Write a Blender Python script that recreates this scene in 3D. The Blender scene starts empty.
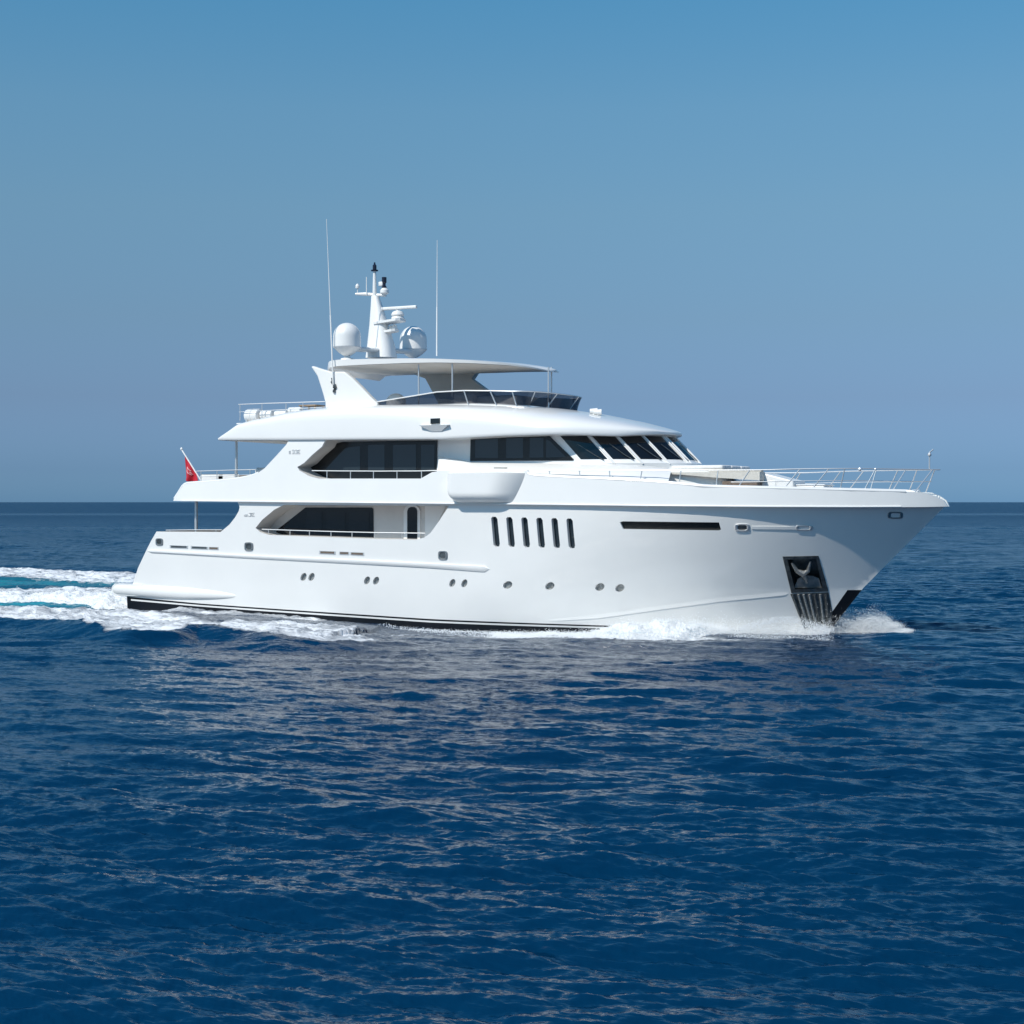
import bpy, math, random
import numpy as np
from mathutils import Vector, Matrix
from mathutils.geometry import delaunay_2d_cdt

random.seed(7)
RNG = np.random.default_rng(11)
SC = bpy.context.scene
COL = SC.collection
R = math.radians

# ------------------------------------------------------------------ camera
# ship frame = world frame: X forward, Y to port, Z up, waterline at z = 0
YAW = R(27.0); DIST = 72.0; EYE = 5.2; FPX = 1650.0
HORIZON = 502.0
VDIR = np.array([-math.sin(YAW), math.cos(YAW), 0.0])
RDIR = np.array([math.cos(YAW), math.sin(YAW), 0.0])
CAM = np.array([DIST*math.sin(YAW), -DIST*math.cos(YAW), EYE])
cd = bpy.data.cameras.new('camera'); cam = bpy.data.objects.new('camera', cd); COL.objects.link(cam)
cam.location = CAM; cam.rotation_euler = (R(90), 0, YAW)
cd.sensor_width = 36.0; cd.lens = 36.0*FPX/1024.0
cd.shift_y = (HORIZON-512.0)/1024.0
cd.clip_start = 0.5; cd.clip_end = 60000
SC.camera = cam

# ------------------------------------------------------------------ sky + sun
SUN_EL = R(46)
sv = -0.61*RDIR - 0.57*VDIR; sv = sv/np.linalg.norm(sv)
SUNV = Vector((sv[0]*math.cos(SUN_EL), sv[1]*math.cos(SUN_EL), math.sin(SUN_EL)))
w = bpy.data.worlds.new('World'); SC.world = w; w.use_nodes = True
nt = w.node_tree; nt.nodes.clear()
out = nt.nodes.new('ShaderNodeOutputWorld'); bg = nt.nodes.new('ShaderNodeBackground')
sky = nt.nodes.new('ShaderNodeTexSky'); sky.sky_type = 'NISHITA'; sky.sun_disc = False
sky.sun_elevation = SUN_EL
sky.sun_rotation = math.atan2(SUNV.x, SUNV.y)
sky.air_density = 1.0; sky.dust_density = 0.6; sky.ozone_density = 3.0
geo = nt.nodes.new('ShaderNodeTexCoord'); sep = nt.nodes.new('ShaderNodeSeparateXYZ')
ramp = nt.nodes.new('ShaderNodeValToRGB')
e = ramp.color_ramp.elements
e[0].position = 0.0; e[0].color = (0.215, 0.435, 0.86, 1)
e[1].position = 1.0; e[1].color = (0.26, 0.62, 0.80, 1)
for z_, c_ in ((0.02, (0.205, 0.36, 0.70)), (0.062, (0.268, 0.355, 0.55)), (0.11, (0.345, 0.435, 0.528)), (0.174, (0.435, 0.567, 0.59)), (0.231, (0.45, 0.66, 0.672)), (0.29, (0.37, 0.71, 0.75)), (0.36, (0.25, 0.70, 0.82)), (0.5, (0.17, 0.66, 0.86))):
    x = e.new(z_); x.color = (*c_, 1)
mul = nt.nodes.new('ShaderNodeMix'); mul.data_type = 'RGBA'; mul.blend_type = 'MULTIPLY'
mul.inputs['Factor'].default_value = 1.0
nt.links.new(geo.outputs['Generated'], sep.inputs[0]); nt.links.new(sep.outputs['Z'], ramp.inputs[0])
nt.links.new(sky.outputs[0], mul.inputs['A']); nt.links.new(ramp.outputs[0], mul.inputs['B'])
nt.links.new(mul.outputs['Result'], bg.inputs[0]); bg.inputs[1].default_value = 0.149
nt.links.new(bg.outputs[0], out.inputs[0])
sd = bpy.data.lights.new('sun', 'SUN'); sun = bpy.data.objects.new('sun', sd); COL.objects.link(sun)
sd.energy = 4.3; sd.angle = R(0.53); sd.color = (1.0, 0.958, 0.885)
sun.rotation_euler = SUNV.to_track_quat('Z', 'Y').to_euler(); sun.location = (-40, -60, 80)
SC.view_settings.view_transform = 'Standard'; SC.view_settings.look = 'None'
SC.view_settings.exposure = 0.0; SC.view_settings.gamma = 1.0; SC.view_settings.use_curve_mapping = False

# ------------------------------------------------------------------ materials
def mat(name, base, rough=0.4, metal=0.0, coat=0.0, spec=0.5, noise=None, bump=None):
    m = bpy.data.materials.new(name); m.use_nodes = True
    t = m.node_tree; p = t.nodes['Principled BSDF']
    p.inputs['Base Color'].default_value = (*base, 1); p.inputs['Roughness'].default_value = rough
    p.inputs['Metallic'].default_value = metal; p.inputs['Coat Weight'].default_value = coat
    p.inputs['Coat Roughness'].default_value = 0.06
    p.inputs['Specular IOR Level'].default_value = spec
    tc = t.nodes.new('ShaderNodeTexCoord')
    if noise:                                   # (scale, amount): soft tone variation of the surface itself
        n = t.nodes.new('ShaderNodeTexNoise'); n.inputs['Scale'].default_value = noise[0]; n.inputs['Detail'].default_value = 5
        t.links.new(tc.outputs['Object'], n.inputs['Vector'])
        mr = t.nodes.new('ShaderNodeMapRange'); mr.inputs[1].default_value = 0.3; mr.inputs[2].default_value = 0.7
        mr.inputs[3].default_value = 1-noise[1]; mr.inputs[4].default_value = 1+noise[1]*0.4
        t.links.new(n.outputs[0], mr.inputs[0])
        mx = t.nodes.new('ShaderNodeMix'); mx.data_type = 'RGBA'; mx.blend_type = 'MULTIPLY'; mx.inputs['Factor'].default_value = 1
        mx.inputs['A'].default_value = (*base, 1); t.links.new(mr.outputs[0], mx.inputs['B'])
        t.links.new(mx.outputs['Result'], p.inputs['Base Color'])
    if bump:                                    # (scale, strength, distance)
        n = t.nodes.new('ShaderNodeTexNoise'); n.inputs['Scale'].default_value = bump[0]; n.inputs['Detail'].default_value = 3
        t.links.new(tc.outputs['Object'], n.inputs['Vector'])
        b = t.nodes.new('ShaderNodeBump'); b.inputs['Strength'].default_value = bump[1]; b.inputs['Distance'].default_value = bump[2]
        t.links.new(n.outputs[0], b.inputs['Height']); t.links.new(b.outputs[0], p.inputs['Normal'])
    return m

WHITE = mat('white_gelcoat', (0.80, 0.792, 0.77), 0.28, coat=0.6, noise=(0.55, 0.025), bump=(0.7, 0.25, 0.02))
WHITE2 = mat('white_paint', (0.78, 0.775, 0.755), 0.38, coat=0.2, noise=(2.0, 0.03))
MATTE = mat('deck_white', (0.72, 0.72, 0.70), 0.6, noise=(3, 0.06))
BLACK = mat('antifouling_black', (0.005, 0.007, 0.011), 0.45, spec=0.3, noise=(1.5, 0.3))
GLASS = mat('dark_glass', (0.006, 0.008, 0.011), 0.04, spec=0.5, bump=(0.6, 0.1, 0.02))
PANE = mat('tinted_pane', (0.020, 0.029, 0.037), 0.05, spec=0.55, bump=(0.8, 0.1, 0.02))
FRAME = mat('window_black', (0.008, 0.009, 0.010), 0.25)
STEEL = mat('stainless_steel', (0.70, 0.70, 0.69), 0.33, metal=0.6)
RING = mat('polished_ring', (0.40, 0.40, 0.39), 0.3, metal=0.85)
CHROME = mat('chrome', (0.95, 0.95, 0.95), 0.38, metal=0.8)
PEWTER = mat('weathered_steel', (0.16, 0.17, 0.17), 0.42, metal=0.85, noise=(5, 0.45), bump=(9, 0.3, 0.02))
GREY = mat('recess_grey', (0.22, 0.23, 0.24), 0.5, noise=(8, 0.2))
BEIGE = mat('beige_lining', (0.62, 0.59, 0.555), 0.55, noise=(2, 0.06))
TEAK = mat('teak', (0.33, 0.24, 0.16), 0.6, noise=(6, 0.25))
CANVAS = mat('cream_canvas', (0.62, 0.59, 0.53), 0.8, noise=(8, 0.08), bump=(6, 0.4, 0.03))
CUSH = mat('white_cushion', (0.72, 0.71, 0.69), 0.75, noise=(8, 0.08), bump=(5, 0.5, 0.04))
WICKER = mat('brown_wicker', (0.17, 0.125, 0.095), 0.7, noise=(30, 0.5), bump=(40, 0.6, 0.02))
RED = mat('red_cloth', (0.50, 0.012, 0.03), 0.75, noise=(8, 0.15))
FLAGWHITE = mat('flag_white', (0.70, 0.35, 0.36), 0.75)
LENS = mat('lamp_black', (0.01, 0.012, 0.03), 0.2)
PANE2 = mat('black_pane', (0.009, 0.012, 0.016), 0.05, bump=(0.8, 0.1, 0.02))
SILVER = mat('silver_fitting', (0.36, 0.37, 0.36), 0.4, metal=0.5, noise=(14, 0.5), bump=(12, 0.5, 0.03))
GLYPH = mat('grey_lettering', (0.60, 0.61, 0.61), 0.4, metal=0.3)
HEAD = mat('headliner', (0.74, 0.70, 0.645), 0.5, noise=(1.5, 0.08))

def smoke_mat():
    m = bpy.data.materials.new('smoked_acrylic'); m.use_nodes = True; t = m.node_tree
    p = t.nodes['Principled BSDF']; p.inputs['Base Color'].default_value = (0.010, 0.018, 0.035, 1)
    p.inputs['Roughness'].default_value = 0.05
    tr = t.nodes.new('ShaderNodeBsdfTransparent'); tr.inputs[0].default_value = (0.78, 0.80, 0.84, 1)
    mx = t.nodes.new('ShaderNodeMixShader'); mx.inputs[0].default_value = 0.48
    t.links.new(tr.outputs[0], mx.inputs[1]); t.links.new(p.outputs[0], mx.inputs[2])
    t.links.new(mx.outputs[0], t.nodes['Material Output'].inputs[0]); return m
SMOKE = smoke_mat()

# ------------------------------------------------------------------ mesh helpers
def nrm(a):
    a = np.asarray(a, float); return a/(np.linalg.norm(a)+1e-12)

class MB:
    def __init__(s): s.v = []; s.f = []; s.m = []; s.n = []
    def add(s, v, f, mi=0, n=None):
        o = len(s.v); s.v += [tuple(map(float, p)) for p in v]
        for k in f: s.f.append(tuple(int(i)+o for i in k)); s.m.append(mi)
        s.n += [tuple(q) for q in n] if n is not None else [(0, 0, 0)]*len(v)
        return s
    def mirror(s):
        o = len(s.v); nf = len(s.f)
        s.v += [(a, -b, c) for a, b, c in s.v[:o]]; s.n += [(a, -b, c) for a, b, c in s.n[:o]]
        for k in range(nf): s.f.append(tuple(i+o for i in reversed(s.f[k]))); s.m.append(s.m[k])
        return s
    def box(s, c, d, rz=0, mi=0, taper=1.0, bev=0.0):
        a, b, h = d[0]/2, d[1]/2, d[2]/2
        bv = min(bev, a*.9, b*.9, h*.9)
        rings = []
        def ring(x, y, z):
            if bv <= 0: pts = [(-x, -y), (x, -y), (x, y), (-x, y)]
            else:
                pts = []
                for cx, cy, a0 in ((-x+bv, -y+bv, 180), (x-bv, -y+bv, 270), (x-bv, y-bv, 0), (-x+bv, y-bv, 90)):
                    for q in (0, 30, 60, 90): pts.append((cx+bv*math.cos(R(a0+q)), cy+bv*math.sin(R(a0+q))))
            return [(p, q, z) for p, q in pts]
        if bv <= 0: rings = [ring(a, b, -h), ring(a*taper, b*taper, h)]
        else:
            for q in (0, 45, 90): i = bv*(1-math.sin(R(q))); rings.append(ring(a-i, b-i, -h+bv*(1-math.cos(R(90-(90-q)))) if 0 else -h+bv*(1-math.cos(R(q)))))
            rings = [ring(a-bv*.999*(1-math.sin(R(q))), b-bv*.999*(1-math.sin(R(q))), -h+bv*(1-math.cos(R(q)))) for q in (0, 30, 60, 90)]
            rings += [ring(a*taper-bv*.999*(1-math.cos(R(q))), b*taper-bv*.999*(1-math.cos(R(q))), h-bv*(1-math.sin(R(q)))) for q in (0, 30, 60, 90)]
        cs, sn = math.cos(rz), math.sin(rz)
        rings = [[(c[0]+x*cs-y*sn, c[1]+x*sn+y*cs, c[2]+z) for x, y, z in r] for r in rings]
        return s.loft(rings, mi=mi, caps=True)
    def loft(s, rings, closed=True, caps=False, mi=0):
        n = len(rings[0]); v = [p for r in rings for p in r]; f = []
        for i in range(len(rings)-1):
            for j in range(n if closed else n-1):
                k = (j+1) % n
                f.append((i*n+j, i*n+k, (i+1)*n+k, (i+1)*n+j))
        if caps:
            f.append(tuple(reversed(range(n)))); f.append(tuple(range((len(rings)-1)*n, len(rings)*n)))
        return s.add(v, f, mi)
    def tube(s, pts, r, seg=8, mi=0, caps=True):
        pts = [np.array(p, float) for p in pts]; rings = []
        rr = r if hasattr(r, '__len__') else [r]*len(pts)
        up = np.array((0.03, 0.02, 1.0))
        for i, p in enumerate(pts):
            t = nrm(pts[min(i+1, len(pts)-1)]-pts[max(i-1, 0)])
            u = np.cross(t, up)
            if np.linalg.norm(u) < 0.05: u = np.cross(t, (1, 0, 0))
            u = nrm(u); q = np.cross(u, t)
            rings.append([tuple(p+rr[i]*(math.cos(a)*u+math.sin(a)*q)) for a in np.linspace(0, 2*math.pi, seg, endpoint=False)])
        return s.loft(rings, caps=caps, mi=mi)
    def lathe(s, c, prof, seg=32, mi=0, axis=(0, 0, 1)):
        q = Vector((0, 0, 1)).rotation_difference(Vector(axis)).to_matrix()
        rings = []
        for r, z in prof:
            rings.append([tuple(np.array(c)+np.array(q @ Vector((r*math.cos(a), r*math.sin(a), z)))) for a in np.linspace(0, 2*math.pi, seg, endpoint=False)])
        return s.loft(rings, caps=True, mi=mi)
    def prism(s, pts, off, mi=0):
        n = len(pts); off = np.array(off)
        a = [tuple(map(float, p)) for p in pts]; b = [tuple(np.array(p, float)+off) for p in pts]
        f = [tuple(reversed(range(n))), tuple(range(n, 2*n))]
        f += [(i, (i+1) % n, n+(i+1) % n, n+i) for i in range(n)]
        return s.add(a+b, f, mi)
    def grid(s, P, mi=0, closed=False):
        return s.loft([list(map(tuple, r)) for r in P], closed=closed, mi=mi)
    def build2(s, name, mats, parent=None, **kw):
        """starboard piece and its port twin, each an object of its own"""
        o = s.build(name, mats, parent, **kw); p = MB()
        p.v = [(a, -b, c) for a, b, c in s.v]; p.n = [(a, -b, c) for a, b, c in s.n]; p.f = [tuple(reversed(f)) for f in s.f]; p.m = list(s.m)
        p.build(name, mats, parent, **kw); return o
    def build(s, name, mats, parent=None, smooth=True, ang=32, fix=True):
        me = bpy.data.meshes.new(name); me.from_pydata(s.v, [], s.f)
        if not isinstance(mats, (list, tuple)): mats = [mats]
        for m in mats: me.materials.append(m)
        me.polygons.foreach_set('material_index', s.m)
        has_n = any(q != (0, 0, 0) for q in s.n)
        if fix and not has_n:
            import bmesh
            bm = bmesh.new(); bm.from_mesh(me); bmesh.ops.recalc_face_normals(bm, faces=bm.faces[:]); bm.to_mesh(me); bm.free()
        if smooth:
            me.polygons.foreach_set('use_smooth', [True]*len(me.polygons)); me.set_sharp_from_angle(angle=R(ang))
        me.update()
        if has_n: me.normals_split_custom_set_from_vertices(s.n)
        o = bpy.data.objects.new(name, me); COL.objects.link(o)
        if parent is not None: o.parent = parent
        return o

def tag(o, label=None, cat=None, group=None, kind=None):
    if label: o['label'] = label
    if cat: o['category'] = cat
    if group: o['group'] = group
    if kind: o['kind'] = kind
    return o
def empty(name, loc=(0, 0, 0), rz=0):
    o = bpy.data.objects.new(name, None); o.location = loc; o.rotation_euler = (0, 0, rz); o.empty_display_size = 0.3
    COL.objects.link(o); return o

# photo ray -> point on a plane / on a surface of the ship (used once, to take real dimensions)
def ray(px, py):
    return VDIR + RDIR*((px-512.0)/FPX) + np.array([0, 0, (HORIZON-py)/FPX])
def onY(px, py, Y):
    d = ray(px, py); t = (Y-CAM[1])/d[1]; return CAM+d*t
def onZ(px, py, Z=0.0):
    d = ray(px, py); t = (Z-CAM[2])/d[2]; return CAM+d*t
def onX(px, py, X):
    d = ray(px, py); t = (X-CAM[0])/d[0]; return CAM+d*t
YS = np.linspace(-4.9, 0.0, 981)
def onS(px, py, fun):
    d = ray(px, py); t = (YS-CAM[1])/d[1]; X = CAM[0]+d[0]*t; Z = CAM[2]+d[2]*t
    g = -YS - fun(X, Z)
    k = np.where((g[:-1] > 0) & (g[1:] <= 0))[0]
    if len(k) == 0: return np.array([X[-1], 0.0, Z[-1]])
    k = k[0]; a = g[k]/(g[k]-g[k+1]+1e-12); p = [X[k]+(X[k+1]-X[k])*a, YS[k]+(YS[k+1]-YS[k])*a, Z[k]+(Z[k+1]-Z[k])*a]
    return np.array(p)

# ------------------------------------------------------------------ hull surface
ZK = 5.05
_st = [onY(946, 505.5, 0), onY(904, 547, 0), onY(862.5, 589, 0), onY(829, 632, 0)]
_stz = np.array([-1.5, -0.6]+[p[2] for p in _st[::-1]]); _stx = np.array([_st[3][0]-2.6, _st[3][0]-0.6]+[p[0] for p in _st[::-1]])
def stem_x(z): return np.interp(z, _stz, _stx)
CH_PX = [(545, 622), (600, 617.5), (660, 609), (720, 601), (790, 594.2), (846, 592)]
def hb0(X, z):
    X = np.asarray(X, float); z = np.asarray(z, float)
    wv = np.clip(z/ZK, 0, 1.05); wf = wv**0.9
    xs = stem_x(z); x0 = -2.0+6.0*wv
    t = np.clip((X-x0)/np.maximum(xs-x0, 0.1), 0, 1)
    b = (3.74+0.28*wv)*np.clip(1-t**(1.72+0.75*wf), 0, 1)**(1.0-0.12*wf)
    ta = np.clip((-6-X)/13.0, 0, 1.2); b = b*(1-0.085*ta**2)
    zz = np.clip(-z/1.7, 0, 1); return b*np.sqrt(1-0.8*zz**2)
_ch = np.array([onS(px, py, hb0) for px, py in CH_PX])
def ch_z(X): return np.interp(X, _ch[:, 0], _ch[:, 2])
def hb(X, z):
    return hb0(X, z)
def bandf(X, z):
    X = np.asarray(X, float); t = np.clip((X-4.0)/(19.0-4.0), 0, 1)
    b = 4.15*np.clip(1-t**2.47, 0, 1)**0.86
    ta = np.clip((-6-X)/13.0, 0, 1.2); b = b*(1-0.085*ta**2)
    return b*(1-0.012*(np.asarray(z)-ZK))

def resample(P, h, closed=True):
    P = [np.array(p, float) for p in P]; o = []
    for i in range(len(P) if closed else len(P)-1):
        a, b = P[i], P[(i+1) % len(P)]; n = max(1, int(math.ceil(np.linalg.norm(b-a)/h)))
        o += [a+(b-a)*k/n for k in range(n)]
    if not closed: o.append(P[-1])
    return o
def smooth_line(P, n=4, closed=False):
    """Catmull-Rom through points"""
    P = [np.array(p, float) for p in P]; o = []; N = len(P)
    for i in range(N if closed else N-1):
        p1, p2 = P[i], P[(i+1) % N]
        p0 = P[i-1] if (closed or i > 0) else p1; p3 = P[(i+2) % N] if (closed or i+2 < N) else p2
        for k in range(n):
            t = k/n
            o.append(0.5*((2*p1)+(p2-p0)*t+(2*p0-5*p1+4*p2-p3)*t*t+(3*p1-p0-3*p2+p3)*t**3))
    if not closed: o.append(P[-1])
    return o
def inpoly(pts, poly):
    x, y = pts[:, 0], pts[:, 1]; c = np.zeros(len(pts), bool); P = np.array(poly)
    for i in range(len(P)):
        x1, y1 = P[i-1]; x2, y2 = P[i]
        k = ((y1 > y) != (y2 > y)) & (x < (x2-x1)*(y-y1)/((y2-y1) if y2 != y1 else 1e-9)+x1)
        c ^= k
    return c
def segdist(pts, poly):
    d = np.full(len(pts), 1e9); P = np.array(poly)
    for i in range(len(P)):
        a, b = P[i-1], P[i]; ab = b-a; t = np.clip(((pts-a)@ab)/(ab@ab+1e-12), 0, 1)
        d = np.minimum(d, np.linalg.norm(pts-(a+t[:, None]*ab), axis=1))
    return d
def skin(mb, outer, fun, holes=(), h=0.3, lines=(), mi=0, off=0.0, flat=False):
    """side panel of the ship: outline in (x, z), laid on y = -fun(x, z)"""
    outer = [np.array(p)[:2] for p in resample(outer, h*0.8)]
    holes = [[np.array(p)[:2] for p in resample(q, h*0.8)] for q in holes]
    P = np.array(outer); lo, hi = P.min(0), P.max(0)
    gx, gy = np.meshgrid(np.arange(lo[0]+h/2, hi[0], h), np.arange(lo[1]+h/2, hi[1], h*0.6))
    G = np.c_[gx.ravel(), gy.ravel()]; G = G[inpoly(G, outer)]
    if len(G): G = G[segdist(G, outer) > h*0.3]
    for q in holes:
        if len(G): G = G[~inpoly(G, q)]
        if len(G): G = G[segdist(G, q) > h*0.25]
    lines = [resample(l, h*0.8, False) for l in lines]
    for l in lines:
        if len(G): G = G[segdist(G, list(l)+list(l[::-1])) > h*0.12]
    V = []; E = []
    for q in [outer]+holes:
        o = len(V); V += list(q); E += [(o+i, o+(i+1) % len(q)) for i in range(len(q))]
    for l in lines:
        o = len(V); V += list(l); E += [(o+i, o+i+1) for i in range(len(l)-1)]
    V += list(G)
    v2, e2, f2, *_ = delaunay_2d_cdt([Vector((float(p[0]), float(p[1]))) for p in V], E, [], 0, 1e-5)
    v2 = np.array([tuple(p) for p in v2]); T = np.array([t for t in f2 if len(t) == 3])
    c = v2[T].mean(1); k = inpoly(c, outer)
    for q in holes: k &= ~inpoly(c, q)
    T = T[k]
    a = v2[T]; ar = (a[:, 1, 0]-a[:, 0, 0])*(a[:, 2, 1]-a[:, 0, 1])-(a[:, 2, 0]-a[:, 0, 0])*(a[:, 1, 1]-a[:, 0, 1])
    T[ar < 0] = T[ar < 0][:, ::-1]; T = T[np.abs(ar) > 1e-9]
    b = fun(v2[:, 0], v2[:, 1])+off
    e = 0.04
    bx = (fun(v2[:, 0]+e, v2[:, 1])-fun(v2[:, 0]-e, v2[:, 1]))/(2*e)
    bz = (fun(v2[:, 0], v2[:, 1]+e)-fun(v2[:, 0], v2[:, 1]-e))/(2*e)
    bx = np.clip(bx, -3, 3); bz = np.clip(bz, -3, 3)
    N = np.c_[-bx, -np.ones(len(b)), -bz]; N /= np.linalg.norm(N, axis=1)[:, None]
    mb.add(np.c_[v2[:, 0], -b, v2[:, 1]], T, mi, None if flat else N)
def reveal(mb, line, fun, depth, closed=True, h=0.15, mi=0, y_in=None, off=0.0):
    """inward faces along an opening; normals per face so the edge stays crisp"""
    L = resample([np.array(p)[:2] for p in line], h, closed); L = np.array(L)
    b = fun(L[:, 0], L[:, 1])+off
    yi = -b+depth if y_in is None else np.full(len(b), y_in)
    A = np.c_[L[:, 0], -b, L[:, 1]]; B = np.c_[L[:, 0], yi, L[:, 1]]
    n = len(L)
    cen = L.mean(0)
    for i in range(n if closed else n-1):
        j = (i+1) % n
        q = [A[i], A[j], B[j], B[i]]
        nn = nrm(np.cross(q[1]-q[0], q[3]-q[0]))
        d = L[(i+1) % n]-L[i]
        mb.add(q, [(0, 1, 2, 3)], mi, [nn]*4)
def xz(P): return [(p[0], p[2]) for p in P]
def pxs(pts, fun): return [onS(a, b, fun) for a, b in pts]
def pxy(pts, Y): return [onY(a, b, Y) for a, b in pts]

# ================================================================== SEA
def make_waves(N, L, lam_p, hs, wind, seed, kmin=None, spread=3.5):
    g = np.random.default_rng(seed)
    k1 = 2*np.pi*np.fft.fftfreq(N, L/N); KX, KY = np.meshgrid(k1, k1); K = np.hypot(KX, KY); K[0, 0] = 1e-6
    kp = 2*np.pi/lam_p
    S = np.exp(-1.25*(kp/K)**2)*K**-3.55
    c = (KX*wind[0]+KY*wind[1])/K; S = S*(0.009+np.abs(c)**spread)
    S[0, 0] = 0
    if kmin: S = S*(K > kmin)
    H = (g.normal(size=(N, N))+1j*g.normal(size=(N, N)))*np.sqrt(S)
    h = np.real(np.fft.ifft2(H)); sc = hs/4/h.std(); 
    dx = np.real(np.fft.ifft2(-1j*KX/K*H))*sc; dy = np.real(np.fft.ifft2(-1j*KY/K*H))*sc
    return h*sc, dx, dy, L
def sample(F, L, X, Y):
    N = F.shape[0]; u = (X/L*N) % N; v = (Y/L*N) % N
    i = np.floor(u).astype(int) % N; j = np.floor(v).astype(int) % N; a = u-np.floor(u); b = v-np.floor(v)
    i2 = (i+1) % N; j2 = (j+1) % N
    return F[j, i]*(1-a)*(1-b)+F[j, i2]*a*(1-b)+F[j2, i]*(1-a)*b+F[j2, i2]*a*b
WD = (float(VDIR[0]*0.97+RDIR[0]*0.24), float(VDIR[1]*0.97+RDIR[1]*0.24))
WA = make_waves(1024, 83.0, 7.0, 0.31, WD, 3, spread=8)
WB = make_waves(1024, 29.7, 2.0, 0.055, WD, 5, spread=9)
WC = make_waves(1024, 17.3, 0.75, 0.045, WD, 8, spread=7)
def vnoise(x, y, seed=0):
    """smooth value noise, vectorised"""
    g = np.random.default_rng(seed).random((256, 256)); xi = np.floor(x).astype(int); yi = np.floor(y).astype(int); a = x-xi; b = y-yi
    a = a*a*(3-2*a); b = b*b*(3-2*b)
    q = lambda i, j: g[i % 256, j % 256]
    return (q(xi, yi)*(1-a)+q(xi+1, yi)*a)*(1-b)+(q(xi, yi+1)*(1-a)+q(xi+1, yi+1)*a)*b
def fbm(x, y, seed=0, oct=5):
    s = 0; a = 0.5; 
    for k in range(oct): s = s+a*vnoise(x*2**k, y*2**k, seed+k); a *= 0.55
    return s
def polydist(X, Y, P):
    """distance to a polyline and the fraction along it"""
    d = np.full(X.shape, 1e9); s = np.zeros(X.shape); P = np.array(P)
    sl = np.r_[0, np.cumsum(np.linalg.norm(np.diff(P, axis=0), axis=1))]
    for i in range(len(P)-1):
        a, b = P[i], P[i+1]; ab = b-a; L2 = ab@ab
        t = np.clip(((X-a[0])*ab[0]+(Y-a[1])*ab[1])/L2, 0, 1)
        q = np.hypot(X-a[0]-t*ab[0], Y-a[1]-t*ab[1]); k = q < d
        d = np.where(k, q, d); s = np.where(k, (sl[i]+t*math.sqrt(L2))/sl[-1], s)
    return d, s
def gpx(pts): return [onZ(a, b)[:2] for a, b in pts]
HULLW = 3.7
RIDGE = gpx([(-260, 620), (-100, 622), (0, 626), (40, 628), (75, 632), (105, 638), (135, 642), (170, 641), (200, 638), (250, 642), (290, 648), (330, 648), (400, 646), (445, 643)])
FB = [  # foam ribbons: photo line on the water, half width (m) start/end, density
    (gpx([(-400, 588), (-100, 591), (0, 592), (60, 591), (128, 598)]), 9.5, 4.0, 1.0),
    (gpx([(-400, 564), (-100, 569), (0, 573), (70, 575), (140, 581)]), 8.5, 6.0, 1.0),
    (gpx([(380, 635), (480, 634), (560, 634), (650, 636), (700, 638), (728, 639)]), 0.9, 0.8, 0.9),
]
TEALS = [(gpx([(-400, 598), (-100, 601), (0, 604), (70, 604), (135, 607)]), 7.0, 3.5, 1.0),
         (gpx([(-400, 576), (0, 583), (100, 583)]), 5.0, 5.0, 0.7)]
def sea_z(X, Y):
    r = np.hypot(X-CAM[0], Y-CAM[1])
    fade = 1/(1+(r/900.0)**2)
    cA, sA = 0.985, 0.174
    hA = sample(WA[0], WA[3], X, Y); hB = sample(WB[0], WB[3], X*cA-Y*sA, X*sA+Y*cA)
    hB = hB+sample(WC[0], WC[3], X*0.992+Y*0.125, -X*0.125+Y*0.992)/(1+(r/60.0)**2)
    big = sample(WA[0], WA[3]*3.1, X+17, Y-9)*0.35
    amp = 0.78+0.35*np.sin(X*0.11+1.2)*np.sin(Y*0.083+.4)
    hB = hB*(0.62+0.75*vnoise(X/13.0+40, Y/9.0+40, 61))*(0.75+0.5*vnoise(X/4.1+9, Y/3.3+9, 62))
    h = (hA*amp+hB+big)*fade
    # the hull flattens the chop beside it and draws the water down amidships
    dh = np.maximum(np.abs(Y)-hb0(X, np.zeros_like(X)), 0); on = np.clip((X+19)/4, 0, 1)*np.clip((15-X)/3, 0, 1)
    h = h*(1-0.7*on*np.exp(-(dh/3.0)**2))-0.17*np.exp(-(dh/4.0)**2)*np.exp(-((X-1.5)/6.0)**4)
    sd_, s = ridge_sd(X, Y)
    h = h+0.20*on*np.exp(-(dh/3.0)**2)*np.clip((-7-X)/3, 0, 1)
    h = h+0.42*np.where(sd_ > 0, np.exp(-(sd_/7.0)**2), np.exp(-(sd_/1.0)**2))*np.clip((1-s)*5, 0, 1)*np.clip(s*6, 0, 1)
    return h
def ridge_sd(X, Y):
    """signed distance to the crest of the ship's own wave: positive towards the ship"""
    d, s = polydist(X, Y, RIDGE); yr = np.interp(X, [p[0] for p in RIDGE], [p[1] for p in RIDGE])
    return np.where(Y > yr, d, -d), s
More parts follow.
